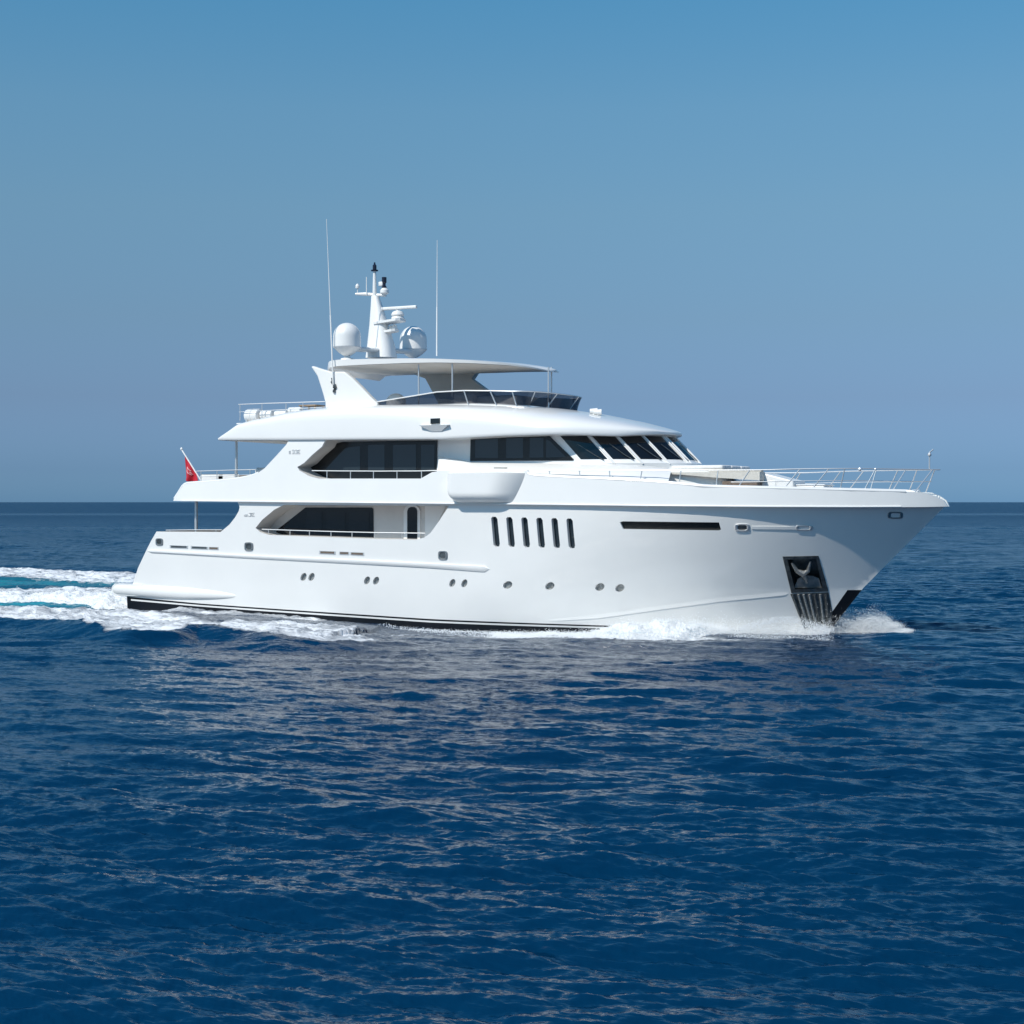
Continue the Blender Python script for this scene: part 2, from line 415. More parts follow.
def foam_fields(X, Y):
    f = np.zeros(X.shape); te = np.zeros(X.shape)
    for P, w0, w1, dn in FB:
        d, s = polydist(X, Y, P); wd = w0+(w1-w0)*s
        f = np.maximum(f, dn*np.clip(1.25-(d/wd)**2*1.0, 0, 1)*np.where(d < wd*1.2, 1, 0))
    sd_, s_ = ridge_sd(X, Y); lump = 0.5*np.sin(X*1.1)+0.4*np.sin(X*2.7+1)
    f = np.maximum(f, np.clip((sd_+0.35+0.3*lump)/0.5, 0, 1)*np.clip((7.5-sd_)/2.5, 0, 1)*np.clip((1.0-s_)*14, 0, 1))
    dh = np.maximum(np.abs(Y)-hb0(X, np.zeros_like(X)), 0)
    f = np.maximum(f, 0.92*np.exp(-(dh/2.2)**4)*np.clip((-4.5-X)/2.5, 0, 1)*np.clip((X+19.5)/1.5, 0, 1))
    f = np.maximum(f, 0.60*np.clip((-19.5-X)/2, 0, 1)*np.clip((Y+7.5)/2.5, 0, 1)*np.clip((24-0.55*(X+60)/2-Y)/8, 0, 1)*(0.75+0.25*np.sin(X*0.35+Y*0.2)))
    for P, w0, w1, dn in TEALS:
        d, s = polydist(X, Y, P); wd = w0+(w1-w0)*s
        te = np.maximum(te, dn*np.exp(-(d/wd)**2))
    return f, te
def build_sea():
    fine = np.arange(-27.0, 27.0, 0.055); ang = np.r_[np.arange(-180, -27, 3.0), fine, np.arange(27, 180, 3.0)]
    r = [7.0]
    while r[-1] < 135: r.append(r[-1]+min(0.16, max(0.055, r[-1]**2/8580*0.8)))
    while r[-1] < 400: r.append(r[-1]*1.006)
    while r[-1] < 40000: r.append(r[-1]*1.09)
    r = np.array([0.5, 3.0]+r); A = np.radians(ang)
    RR, AA = np.meshgrid(r, A, indexing='ij')
    X0 = CAM[0]+RR*(np.cos(AA)*VDIR[0]+np.sin(AA)*RDIR[0]); Y0 = CAM[1]+RR*(np.cos(AA)*VDIR[1]+np.sin(AA)*RDIR[1])
    Z = sea_z(X0, Y0)
    fade = 1/(1+(RR/150.0)**2)
    DX = sample(WA[1], WA[3], X0, Y0)*0.28*fade; DY = sample(WA[2], WA[3], X0, Y0)*0.28*fade
    X = X0+DX; Y = Y0+DY
    f, te = foam_fields(X0, Y0)
    k = f > 0.02
    Z[k] += f[k]*(0.34*(fbm(X0[k]*0.9, Y0[k]*1.6, 300, 5)-0.5)+0.16*(fbm(X0[k]*3.1, Y0[k]*3.7, 320, 3)-0.45))
    nr, na = X.shape; idx = np.arange(nr*na).reshape(nr, na)
    a = idx[:-1, :]; b = idx[1:, :]; a2 = np.roll(a, -1, 1); b2 = np.roll(b, -1, 1)
    F = np.stack([a, a2, b2, b], -1).reshape(-1, 4)
    me = bpy.data.meshes.new('sea')
    me.vertices.add(nr*na); me.loops.add(F.size); me.polygons.add(len(F))
    me.vertices.foreach_set('co', np.stack([X, Y, Z], -1).astype(np.float32).ravel())
    me.loops.foreach_set('vertex_index', F.ravel().astype(np.int32))
    me.polygons.foreach_set('loop_start', (np.arange(len(F))*4).astype(np.int32))
    me.polygons.foreach_set('loop_total', np.full(len(F), 4, np.int32))
    me.polygons.foreach_set('use_smooth', np.ones(len(F), bool))
    far = np.clip((RR-90)/500, 0, 1)**0.6
    dv_ = (X0-CAM[0])*VDIR[0]+(Y0-CAM[1])*VDIR[1]
    far = far*(1-0.55*np.exp(-((dv_-700)/55)**2)-0.25*np.exp(-((dv_-330)/14)**2))
    for nm, arr in (('foam', f), ('teal', te), ('open_sea', far)):
        at = me.attributes.new(nm, 'FLOAT', 'POINT'); at.data.foreach_set('value', arr.astype(np.float32).ravel())
    me.update(calc_edges=True); me.validate()
    p = me.polygons[len(F)//2]
    if p.normal.z < 0: me.flip_normals()
    o = bpy.data.objects.new('sea', me); COL.objects.link(o)
    m = bpy.data.materials.new('sea_water'); m.use_nodes = True; t = m.node_tree; L = t.links
    p = t.nodes['Principled BSDF']; N = t.nodes.new
    p.inputs['Roughness'].default_value = 0.06; p.inputs['IOR'].default_value = 1.333; p.inputs['Specular IOR Level'].default_value = 0.5
    tc = N('ShaderNodeTexCoord')
    af = N('ShaderNodeAttribute'); af.attribute_name = 'foam'; at = N('ShaderNodeAttribute'); at.attribute_name = 'teal'
    mp = N('ShaderNodeMapping'); mp.inputs['Rotation'].default_value = (0, 0, -0.1); mp.inputs['Scale'].default_value = (0.5, 1.0, 1)
    L.new(tc.outputs['Object'], mp.inputs[0])
    n1 = N('ShaderNodeTexNoise'); n1.inputs['Scale'].default_value = 1.3; n1.inputs['Detail'].default_value = 9; n1.inputs['Roughness'].default_value = 0.68
    n1.inputs['Distortion'].default_value = 0.6
    L.new(mp.outputs[0], n1.inputs['Vector'])
    # foam mask = soft threshold of noise by density
    ad = N('ShaderNodeMath'); ad.operation = 'MULTIPLY_ADD'; ad.inputs[1].default_value = 0.62; ad.inputs[2].default_value = -0.86
    L.new(af.outputs['Fac'], ad.inputs[0])
    sm = N('ShaderNodeMath'); sm.operation = 'ADD'; L.new(ad.outputs[0], sm.inputs[0]); L.new(n1.outputs[0], sm.inputs[1])
    mr = N('ShaderNodeMapRange'); mr.inputs[1].default_value = 0.02; mr.inputs[2].default_value = 0.26; L.new(sm.outputs[0], mr.inputs[0])
    # water body colour: deep blue, aerated turquoise in the wake
    n2 = N('ShaderNodeTexNoise'); n2.inputs['Scale'].default_value = 0.05; n2.inputs['Detail'].default_value = 3; L.new(tc.outputs['Object'], n2.inputs['Vector'])
    wr = N('ShaderNodeValToRGB'); wr.color_ramp.elements[0].position = 0.35; wr.color_ramp.elements[0].color = (0.0, 0.0195, 0.056, 1)
    wr.color_ramp.elements[1].position = 0.65; wr.color_ramp.elements[1].color = (0.0, 0.024, 0.065, 1); L.new(n2.outputs[0], wr.inputs[0])
    m1 = N('ShaderNodeMix'); m1.data_type = 'RGBA'; L.new(wr.outputs[0], m1.inputs['A']); m1.inputs['B'].default_value = (0.03, 0.27, 0.33, 1)
    n3 = N('ShaderNodeTexNoise'); n3.inputs['Scale'].default_value = 0.5; n3.inputs['Detail'].default_value = 5; L.new(mp.outputs[0], n3.inputs['Vector'])
    tm = N('ShaderNodeMath'); tm.operation = 'MULTIPLY'; L.new(at.outputs['Fac'], tm.inputs[0])
    t2 = N('ShaderNodeMapRange'); t2.inputs[1].default_value = 0.2; t2.inputs[2].default_value = 0.5; L.new(n3.outputs[0], t2.inputs[0]); L.new(t2.outputs[0], tm.inputs[1])
    L.new(tm.outputs[0], m1.inputs['Factor'])
    m2 = N('ShaderNodeMix'); m2.data_type = 'RGBA'; L.new(mr.outputs[0], m2.inputs['Factor']); L.new(m1.outputs['Result'], m2.inputs['A']); m2.inputs['B'].default_value = (0.76, 0.78, 0.80, 1)
    L.new(m2.outputs['Result'], p.inputs['Base Color'])
    r1 = N('ShaderNodeMapRange'); r1.name = 'rough'; r1.inputs[3].default_value = 0.14; r1.inputs[4].default_value = 0.8; L.new(mr.outputs[0], r1.inputs[0]); 
    # ripples too fine for the mesh
    mp2 = N('ShaderNodeMapping'); mp2.inputs['Rotation'].default_value = (0, 0, -YAW-0.2); mp2.inputs['Scale'].default_value = (0.32, 1.0, 1); L.new(tc.outputs['Object'], mp2.inputs[0])
    b1 = N('ShaderNodeTexNoise'); b1.name = 'rn'; b1.inputs['Scale'].default_value = 5.0; b1.inputs['Detail'].default_value = 3; b1.inputs['Roughness'].default_value = 0.5; b1.inputs['Distortion'].default_value = 0.15
    L.new(mp2.outputs[0], b1.inputs['Vector'])
    bp = N('ShaderNodeBump'); bp.name = 'ripples'; bp.inputs['Strength'].default_value = 0.8; bp.inputs['Distance'].default_value = 0.06; L.new(b1.outputs[0], bp.inputs['Height'])
    bf = N('ShaderNodeBump'); bf.inputs['Strength'].default_value = 0.8; bf.inputs['Distance'].default_value = 0.25
    fm = N('ShaderNodeMath'); fm.operation = 'MULTIPLY'; L.new(mr.outputs[0], fm.inputs[0]); L.new(n1.outputs[0], fm.inputs[1]); L.new(fm.outputs[0], bf.inputs['Height'])
    # open water beyond the ship: chop that the mesh no longer resolves
    ao = N('ShaderNodeAttribute'); ao.attribute_name = 'open_sea'
    nf = N('ShaderNodeTexNoise'); nf.inputs['Scale'].default_value = 0.55; nf.inputs['Detail'].default_value = 5; L.new(mp2.outputs[0], nf.inputs['Vector'])
    bo = N('ShaderNodeBump'); bo.inputs['Distance'].default_value = 1.2; L.new(ao.outputs['Fac'], bo.inputs['Strength']); L.new(nf.outputs[0], bo.inputs['Height'])
    L.new(bp.outputs[0], bo.inputs['Normal'])
    rr_ = N('ShaderNodeMath'); rr_.operation = 'MULTIPLY_ADD'; rr_.inputs[1].default_value = 0.22; L.new(ao.outputs['Fac'], rr_.inputs[0]); L.new(r1.outputs[0], rr_.inputs[2]); L.new(rr_.outputs[0], p.inputs['Roughness'])
    L.new(bo.outputs[0], bf.inputs['Normal']); L.new(bf.outputs[0], p.inputs['Normal'])
    me.materials.append(m)
    tag(o, 'deep blue open sea with small wind waves and foamy ship wake', 'sea', kind='structure')
build_sea()

# ================================================================== YACHT
yacht = empty('yacht')
tag(yacht, 'white three deck motor yacht under way with raised bow and radar mast', 'yacht')

# ---- hull: outlines
AFT = [onS(a, b, hb) for a, b in [(127, 600), (130, 590), (133.5, 582), (138, 568), (146, 551), (151, 541), (156.5, 531.5)]]
TOPL = [onS(a, b, hb) for a, b in [(200, 531.7), (220.6, 531.9), (229.5, 524.5), (235, 517.5), (238.8, 511), (239.6, 507), (238, 503)]]
def kz(X): return np.interp(X, _kx, _kzv)
_k = [onS(a, b, bandf) for a, b in [(175, 501), (240, 501.8), (450, 504), (560, 505), (640, 506), (760, 507), (860, 507.3), (925, 507)]]
_kx = np.array([p[0] for p in _k]+[18.9]); _kzv = np.array([p[2] for p in _k]+[onY(946, 506.5, 0)[2]])
xk0 = TOPL[-1][0]
KN = [(x, float(kz(x))+0.05) for x in np.linspace(xk0, 17.6, 60)]
KN += [(x, float(kz(x))+0.05) for x in (18.0, 18.3, 18.5, 18.62)]
STEM = [(float(stem_x(z))-0.01, z) for z in np.linspace(float(kz(18.7)), -1.2, 40)]
BL = [onS(a, b, hb) for a, b in [(127, 596.5), (200, 603.5), (300, 610.5), (430, 619), (560, 624), (640, 626.5)]]      # top of the black
blx = np.array([p[0] for p in BL]+[6.5, 18]); blz = np.array([p[2] for p in BL]+[BL[-1][2]-0.03, BL[-1][2]-0.25])
def bl(X): return np.interp(X, blx, blz)
def slot(pts): return smooth_line(pts, 3, True)
HOLES = []
ALC = [(255.5, 528), (262.3, 519.6), (274.6, 509.4), (284, 504.8)] + [(x, 504.8+(x-284)*0.006) for x in (320, 360, 400, 430)] + [(449, 505.8), (438.6, 521.7), (430.4, 533), (424.3, 537.6), (416, 539.7), (373, 538.7), (301, 536.2), (268.5, 535), (260, 532)]
alc = xz(pxs(ALC, hb))
SLOTS = []
for k in range(6):
    x0 = 491.2+15.05*k; y0 = 516.6+0.35*k
    SLOTS.append([(x0-0.1, y0+1.5), (x0+1.4, y0+0.0), (x0+4.6, y0+0.2), (x0+6.2, y0+2.5), (x0+8.6, y0+27), (x0+8.0, y0+29.8), (x0+4.0, y0+30), (x0+2.2, y0+28)])
LONGW = [(620, 522.3), (622, 521.3), (719, 522.4), (721, 529.6), (719, 530.4), (623, 528.9)]
PORTS = [(303.5, 577), (311.5, 577), (367, 580.5), (376, 580.8), (452.3, 583), (464.3, 583.4), (507.6, 585), (549.8, 586), (599.8, 587), (619.8, 588)]
def oval(x, y, a, b, tilt=0.25, n=14):
    return [(x+a*math.cos(q)+tilt*b*math.sin(q)*-0.5, y+b*math.sin(q)) for q in np.linspace(0, 2*math.pi, n, endpoint=False)]
APF = [(782.8, 556.5), (818.5, 555.8), (828.5, 591.5), (791.5, 593)]           # anchor pocket plate
APH = [(787.5, 559.5), (816.5, 558.8), (823, 588), (795, 589.3)]
holes_px = [ALC]+SLOTS+[LONGW]+[oval(a, b, 3.0 if a < 480 else 4.6, 4.1 if a < 480 else 3.9, 0.5) for a, b in PORTS]+[APH]
hole_xz = [xz(pxs(q, hb)) for q in holes_px]
aft_top = [(p[0], p[2]) for p in AFT if p[2] > bl(p[0])+0.03]
xa = np.linspace(AFT[0][0], 13.6, 50)
bl_line = [(float(x), float(bl(x))) for x in xa]
stem_up = [q for q in STEM if q[1] > bl(q[0])]
outer_top = [bl_line[0]]+aft_top+xz(TOPL)+KN+stem_up+bl_line[::-1][:-1]
chl = [(x, float(ch_z(x))) for x in np.linspace(_ch[0, 0], _ch[-1, 0]-0.1, 40)]
chl2 = [(x, z-0.031) for x, z in chl]
mb = MB()
skin(mb, outer_top, hb, hole_xz, h=0.26)
for q in hole_xz[1:7]: reveal(mb, q, hb, 0.20)
reveal(mb, hole_xz[7], hb, 0.10)
for q in hole_xz[8:-1]: reveal(mb, q, hb, 0.12, h=0.08)
mb.mirror()
hull = mb.build('hull', WHITE, yacht)
# alcove lining (side deck reveal)
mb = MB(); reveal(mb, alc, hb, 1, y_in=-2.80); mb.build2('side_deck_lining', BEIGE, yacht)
# bottom
mb = MB()
low = [(AFT[0][0], -1.2)]+bl_line+[q for q in STEM if q[1] < bl(q[0])]
skin(mb, low, hb, h=0.4, off=-0.003); mb.mirror(); mb.build('hull_bottom', BLACK, hull)
# boot stripe
mb = MB()
WS = [onS(a, b, hb) for a, b in [(131, 599.8), (200, 605.8), (300, 612.9), (430, 621.6), (560, 626.3), (645, 629)]]
ws = np.array([(p[0], p[2]) for p in WS])
st = [(x, float(np.interp(x, ws[:, 0], ws[:, 1]))) for x in np.linspace(ws[0, 0], ws[-1, 0], 40)]
skin(mb, [(x, z+0.035) for x, z in st]+[(x, z-0.035) for x, z in st[::-1]], hb, h=0.4, off=0.004); mb.build2('boot_stripe', WHITE2, hull)
# transom
mb = MB(); P = []
prof = [(AFT[0][0], -1.2)]+[(p[0], p[2]) for p in AFT]
for x, z in prof:
    b = float(hb(x, z)); P.append([(x-0.45*(1-(y/b)**2), y, z) for y in np.linspace(-b, b, 17)])
mb.grid(P); mb.build('transom', WHITE, yacht)
# glass in the hull openings
def pane_part(name, q, fun, depth, m, parent, h=0.3):
    mb = MB(); skin(mb, q, fun, h=h, off=-depth); return mb.build(name, m, parent)
for q in hole_xz[1:7]: pane_part('slot_window', q, hb, 0.19, PANE, hull)
pane_part('long_window', hole_xz[7], hb, 0.095, FRAME, hull)
for q in hole_xz[8:-1]: pane_part('porthole', q, hb, 0.115, SILVER, hull, 0.1)
# rub rail (lower knuckle moulding)
def strip(mb, top, bot, fun, proud, ramp=False, taper0=0.0, taper1=0.0):
    """moulding along the side between two lines in photo rows: rounded outer edge"""
    T = pxs(top, fun); B = pxs(bot, fun); xs_ = np.linspace(T[0][0], T[-1][0], 70); rings = []
    tx = [p[0] for p in T]; tz = [p[2] for p in T]; bx_ = [p[0] for p in B]; bz_ = [p[2] for p in B]
    L = xs_[-1]-xs_[0]
    for x in xs_:
        zt = np.interp(x, tx, tz); zb = np.interp(x, bx_, bz_); k = 1.0
        if taper1: k = min(k, math.sqrt(max(0.0, 1-(max(0, x-xs_[-1]+taper1)/taper1)**2)))
        if taper0: k = min(k, math.sqrt(max(0.0, 1-(max(0, xs_[0]+taper0-x)/taper0)**2)))
        k = max(k, 0.02); zc = (zt+zb)/2; hh = (zt-zb)/2*k; r = []
        for u, d in ((1, -0.03), (1, 0.02), (-0.85, 0.9), (-1, 1.0), (-1, -0.03)) if ramp else ((1, -0.03), (1, 0.55), (0.82, 0.92), (0.5, 1), (-0.35, 0.9), (-1, 0.35), (-1, -0.03)):
            z = zc+u*hh; r.append((x, -(float(fun(x, z))+d*proud*k), z))
        rings.append(r)
    mb.loft(rings, closed=True, caps=True)
mb = MB()
strip(mb, [(147, 549.5), (250, 555), (360, 559.6), (430, 563), (490, 566)], [(146.5, 552.5), (250, 558.5), (360, 564.2), (430, 568), (490, 572.5)], hb, 0.075, taper1=0.35, taper0=0.1)
mb.build2('rub_rail', WHITE, hull)
mb = MB()
CP = [q for q in CH_PX if q[0] < 789]+[(789, 594.4)]
strip(mb, [(a, b-3.2) for a, b in CP], [(a, b+0.6) for a, b in CP], hb, 0.02, ramp=True, taper0=3.0, taper1=0.3)
mb.build2('spray_rail', WHITE, hull)
# swim platform and its streamlined side fairing
mb = MB(); rings = []
X0s = onY(108.5, 590, -3.3)[0]+0.42; X1s = onY(241, 595, -3.6)[0]
zc0 = onY(125, 589.5, -3.4)[2]; zc1 = onY(241, 596, -3.6)[2]
for k in np.linspace(0, 1, 40):
    x = X0s+(X1s-X0s)*k; r = 0.30*math.sqrt(max(0, 1-((max(0, k-0.35))/0.65)**2))*math.sqrt(max(0.05, 1-(max(0, 0.05-k)/0.05)**2)) ; r = max(r, 0.01)
    z = zc0+(zc1-zc0)*k; b = float(hb(max(x, AFT[2][0]), z)); yb = -(b-0.05)
    wv = 0.22*math.sqrt(max(0, 1-((max(0, k-0.25))/0.75)**2))*math.sqrt(max(0.25, 1-(max(0, 0.06-k)/0.06)**2))
    rings.append([(x, yb-wv*math.cos(a)*(1 if math.cos(a) > 0 else 0.2), z+r*math.sin(a)) for a in np.linspace(0, 2*math.pi, 20, endpoint=False)])
mb.loft(rings, caps=True); mb.mirror()
b0 = float(hb(AFT[2][0], 1.0)); rings = []
for y in np.linspace(-b0-0.1, b0+0.1, 25):
    xe = X0s-0.55*(1-(y/b0)**2)
    rings.append([(xe+0.28-0.28*math.cos(a), y, zc0+0.27*math.sin(a)) for a in np.linspace(-math.pi/2, math.pi/2, 9)]+[(AFT[2][0]+0.6, y, zc0+0.27), (AFT[2][0]+0.6, y, zc0-0.27)])
mb.loft(rings, caps=True)
mb.build('swim_platform', WHITE, yacht)
# fairleads, freeing ports, lamp on the hull
def fitting(name, pxc, a, b, m, inner, proud=0.03, fun=hb, square=True):
    x, y = pxc; mb = MB()
    n = 20
    def sq(s): 
        o = []
        for q in np.linspace(0, 2*math.pi, n, endpoint=False):
            c, d = math.cos(q), math.sin(q); e_ = 0.5 if square else 1.0
            o.append((x+s*a*math.copysign(abs(c)**e_, c), y+s*b*math.copysign(abs(d)**e_, d)))
        return o
    outq, inq = pxs(sq(1), fun), pxs(sq(0.62), fun)
    rings = []
    for q, d in ((outq, -0.01), (outq, proud*0.7), (pxs(sq(0.93), fun), proud), (pxs(sq(0.72), fun), proud), (inq, proud*0.5), (inq, -0.02)):
        rings.append([(p[0], p[1]-d, p[2]) for p in q])
    mb.loft(rings, closed=True); o = mb.build(name, m, hull)
    mb = MB(); mb.add([(p[0], p[1]-0.006, p[2]) for p in inq], [tuple(range(n))]); mb.build('opening', inner, o, smooth=False)
    return o
for c, a, b in (((159.5, 541.8), 3.6, 3.6), ((249, 546.5), 4.3, 4.3), ((443, 555.3), 4.6, 4.5)):
    fitting('fairlead', c, a, b, RING, PEWTER, 0.05)
fitting('fairlead', (895.5, 515.3), 7.6, 3.5, RING, WHITE2, 0.05)
for c, a, b in (((742.5, 527.6), 7.5, 3.8), ((804.5, 527.9), 8.6, 2.6)): fitting('fairlead', c, a, b, STEEL, WHITE2 if c[0] > 780 else PEWTER, 0.05)
def hull_bar(name, quad, m, proud, fun=hb, parent=None):
    mb = MB(); q = xz(pxs(quad, fun)); skin(mb, q, fun, h=0.4, off=proud); reveal(mb, q, fun, proud+0.01, off=proud); return mb.build(name, m, parent or hull)
hull_bar('side_handrail', [(752, 526.3), (796, 526.6), (796, 529.6), (752, 529.2)], WHITE2, 0.03)
for q in ([(170, 545), (188, 545.7), (188, 548.7), (170, 548)], [(191, 545.8), (208, 546.6), (208, 549.6), (191, 548.8)], [(209, 546.6), (218.5, 547), (218.5, 550), (209, 549.6)],
          [(319.5, 550.5), (335.5, 551.2), (335.5, 554.6), (319.5, 553.8)], [(339.5, 551.3), (349, 551.7), (349, 555), (339.5, 554.6)], [(350.5, 551.8), (364, 552.4), (364, 555.8), (350.5, 555)]):
    o = hull_bar('freeing_port', q, STEEL, 0.015)
    cx = sum(p[0] for p in q)/4; cy = sum(p[1] for p in q)/4
    hull_bar('grating', [(cx+(p[0]-cx)*0.86, cy+(p[1]-cy)*0.6) for p in q], PEWTER if q[0][0] < 200 else WICKER, 0.02, parent=o)

# ---- anchor pocket, anchor, stem plates
mb = MB()
fr = xz(pxs(APF, hb)); hl = hole_xz[-1]
skin(mb, fr, hb, [hl], h=0.2, off=0.035); reveal(mb, fr, hb, 0.05, off=0.035); reveal(mb, hl, hb, 0.55, off=0.03)
q = pxs(APH, hb); mb.add([(p[0], p[1]+0.50, p[2]) for p in q], [(0, 1, 2, 3)])
pocket = mb.build('anchor_pocket', PEWTER, hull, smooth=False)
# ribbed stainless apron below the pocket
mb = MB()
apron = [(790.5, 593.8), (829, 592.3), (838, 634), (806, 634)]
aq = [(790.5, 593.8), (828.6, 592.3), (832.5, 612), (829.5, 634), (806, 634)]
skin(mb, xz(pxs(aq, hb)), hb, h=0.25, off=0.03)
reveal(mb, xz(pxs(aq, hb)), hb, 0.05, off=0.03)
apron_o = mb.build('anchor_apron', PEWTER, hull)
for k in range(7):
    u = 0.06+0.145*k; mb = MB(); pts = []
    for t in np.linspace(0.02, 0.95, 8):
        px_ = (790.5+38*u)*(1-t)+(806+25*u)*t; py_ = 593.5*(1-t)+634*t
        p = onS(px_, py_, hb); pts.append((p[0], p[1]-0.05, p[2]))
    mb.tube(pts, 0.05, 6); mb.build('rib', SILVER if k in (1, 2, 3, 5) else PEWTER, apron_o)
# anchor: shank, crown and two flukes standing in the pocket
anchor = MB()
def apx(px_, py_, d=-0.02):
    p = onS(px_, py_, hb); return np.array((p[0], p[1]+d, p[2]))
anchor.tube([apx(791.5, 563, 0.02), apx(797, 571, 0.0), apx(803.5, 574, -0.02), apx(808, 571, 0.0), apx(810.5, 561.5, 0.02)], [0.04, 0.09, 0.15, 0.09, 0.04], 8)
anchor.tube([apx(803, 573, 0.0), apx(806, 584, 0.2)], 0.1, 8)
cp = [apx(*p, 0.05) for p in [(797.5, 579), (803, 575.5), (812, 576), (818.5, 578.5), (821.5, 587.8), (793.5, 588.2)]]
anchor.prism(cp, (0, 0.22, 0))
anchor.build('anchor', mat('galvanised_steel', (0.34, 0.335, 0.32), 0.42, metal=0.75, noise=(5, 0.3), bump=(8, 0.4, 0.03)), pocket)
# dark plate on the stem
mb = MB(); sp = xz(pxs([(847.5, 589.8), (861.5, 589.2), (829.5, 631.5), (829.2, 617)], hb))
sp = [(847.5, 589.8), (861.6, 589.4)]
zz = np.linspace(onS(861, 590, hb)[2], -0.35, 20)
f1 = onS(847.5, 590, hb); f2 = onS(830, 615, hb)
line_in = [(f1[0]+(f2[0]-f1[0])*((f1[2]-z)/(f1[2]-f2[2])), z) for z in zz]
sp = [(min(a, float(stem_x(z))-0.3), z) for a, z in line_in]+[(float(stem_x(z))-0.002, z) for z in zz[::-1]]
skin(mb, sp, hb, h=0.15, off=0.006); mb.build2('stem_plate', BLACK, hull)

# ---- decks and main deck house
def plate(name, xs_, fun, z, thick, m, parent=yacht, inset=0.06):
    mb = MB(); top = [[(x, -max(float(fun(x, zz_))-inset, 0.01), zz_), (x, 0, zz_), (x, max(float(fun(x, zz_))-inset, 0.01), zz_)] for x in xs_ for zz_ in [z(x) if callable(z) else z]]
    botm = [[(a, b, c-thick) for a, b, c in r] for r in top]
    rings = [r+q[::-1] for r, q in zip(top, botm)]
    mb.loft(rings, closed=True, caps=True); return mb.build(name, m, parent, smooth=False)
plate('main_deck', np.linspace(AFT[-1][0]+0.1, 6, 30), hb, 2.95, 0.08, TEAK)
ZU = float(kz(-8))
plate('upper_deck', np.linspace(_k[0][0]+0.15, 18.3, 60), bandf, lambda x: float(kz(x))+0.14, 0.12, MATTE)
# saloon wall (inside the side decks)
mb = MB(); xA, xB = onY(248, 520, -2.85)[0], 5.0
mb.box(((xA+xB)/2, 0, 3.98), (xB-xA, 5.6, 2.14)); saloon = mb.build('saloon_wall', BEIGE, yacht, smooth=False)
def ywall(y0): return lambda X, z: np.full(np.shape(X), -y0)
def wall_panel(name, pts, Y, proud, m, parent, thick=0.03):
    mb = MB(); P = pxy(pts, Y-proud); mb.prism([tuple(p) for p in P], (0, thick, 0)); return mb.build(name, m, parent, smooth=False)
win = wall_panel('saloon_window', [(266, 545), (278, 529), (305.5, 507.6), (371.5, 507.6), (373.2, 509), (373.6, 545)], -2.80, 0.03, GLASS, saloon, 0.04)
for a, b in ((306, 322), (326, 345), (349, 369)):
    wall_panel('pane', [(a, 541), (a, 511.5), (b, 511.5), (b, 541)], -2.83, 0.012, PANE2, win, 0.02)
fr = wall_panel('door_frame', [(403.6, 545), (403.6, 511), (405.5, 506.8), (409, 505.2), (415, 505.2), (418.6, 507.5), (420, 511), (420, 545)], -2.80, 0.05, WHITE2, saloon, 0.06)
fr.name = 'side_door'
wall_panel('door_glass', [(407.2, 544), (407.2, 511), (408.6, 508), (411, 507), (414, 507), (416.3, 508.5), (417.2, 511), (417.2, 544)], -2.85, 0.012, GLASS, fr, 0.02)
for a, b, c in ((401, 425, 430),):
    wall_panel('locker_panel', [(425, 543), (425, 506), (446, 506), (428, 543)], -2.80, 0.02, WHITE2, saloon, 0.03)

# railings -------------------------------------------------------------
def rail(name, tops, posts, parent=yacht, r=0.022, mids=(), m=STEEL, mirror=False):
    mb = MB(); mb.tube(tops, r, 6)
    for q in mids: mb.tube(q, r*0.7, 6)
    if mirror: mb.mirror()
    o = mb.build(name, m, parent)
    for a, b in posts:
        for s in ((1, -1) if mirror else (1,)):
            k = MB(); k.tube([(a[0], a[1]*s, a[2]), (b[0], b[1]*s, b[2])], r*0.95, 6); k.build('post', m, o)
    return o
def hbm(dy): return lambda X, z: hb(X, z)-dy
f12 = hbm(0.12)
P = pxs([(262, 529.3), (300, 530.6), (340, 531.8), (374, 532.6), (425, 533.3)], f12)
rail('side_rail', P, [(onS(a, b, f12), onS(a, c, f12)) for a, b, c in ((268.5, 529.6, 536), (290, 530.3, 536.8), (309.5, 531, 537.5), (331, 531.6, 538), (352, 532.1, 538.8), (374.5, 532.6, 539.5), (402, 533, 540), (425, 533.3, 537))])

# ---- upper deck side (bulwark band with aft wing)
BT = [(184, 484.3), (195, 482.7), (220, 480.6), (240, 478.2), (252, 475.6), (258, 472.8), (264.5, 468.3), (276, 456), (281, 450.5), (286, 445), (288, 441.5), (286, 437), (327, 437), (322, 446.5), (312, 455), (304, 463), (297.2, 467), (299.5, 470.6), (309, 476), (319, 478.6), (420.6, 478.6), (426, 475.6), (432, 472.2), (442, 470.6), (456, 470.4), (526, 471), (536, 475.6), (600, 478.8), (643, 481), (690, 485), (713, 486.8), (780, 488.4), (850, 490.2), (905, 491.6)]
band_top = pxs(BT, bandf)
tip = [(927, 492.6), (937, 496), (943, 500.5)]
ttop = [onY(a, b, -0.12) for a, b in tip]
low_k = [(float(x), float(kz(x))) for x in np.linspace(18.85, _k[0][0], 90)]
aftq = pxs([(173.2, 500.8), (174, 498.6), (178, 492.6)], bandf)
bout = xz(aftq)+xz(band_top)+[(ttop[0][0], ttop[0][2]), (ttop[1][0], ttop[1][2]), (18.72, ttop[2][2])]+low_k[:-1]
mb = MB(); skin(mb, bout, bandf, h=0.28)
reveal(mb, bout, bandf, 0.14, h=0.25); mb.mirror()
band = mb.build('upper_bulwark', WHITE, yacht)
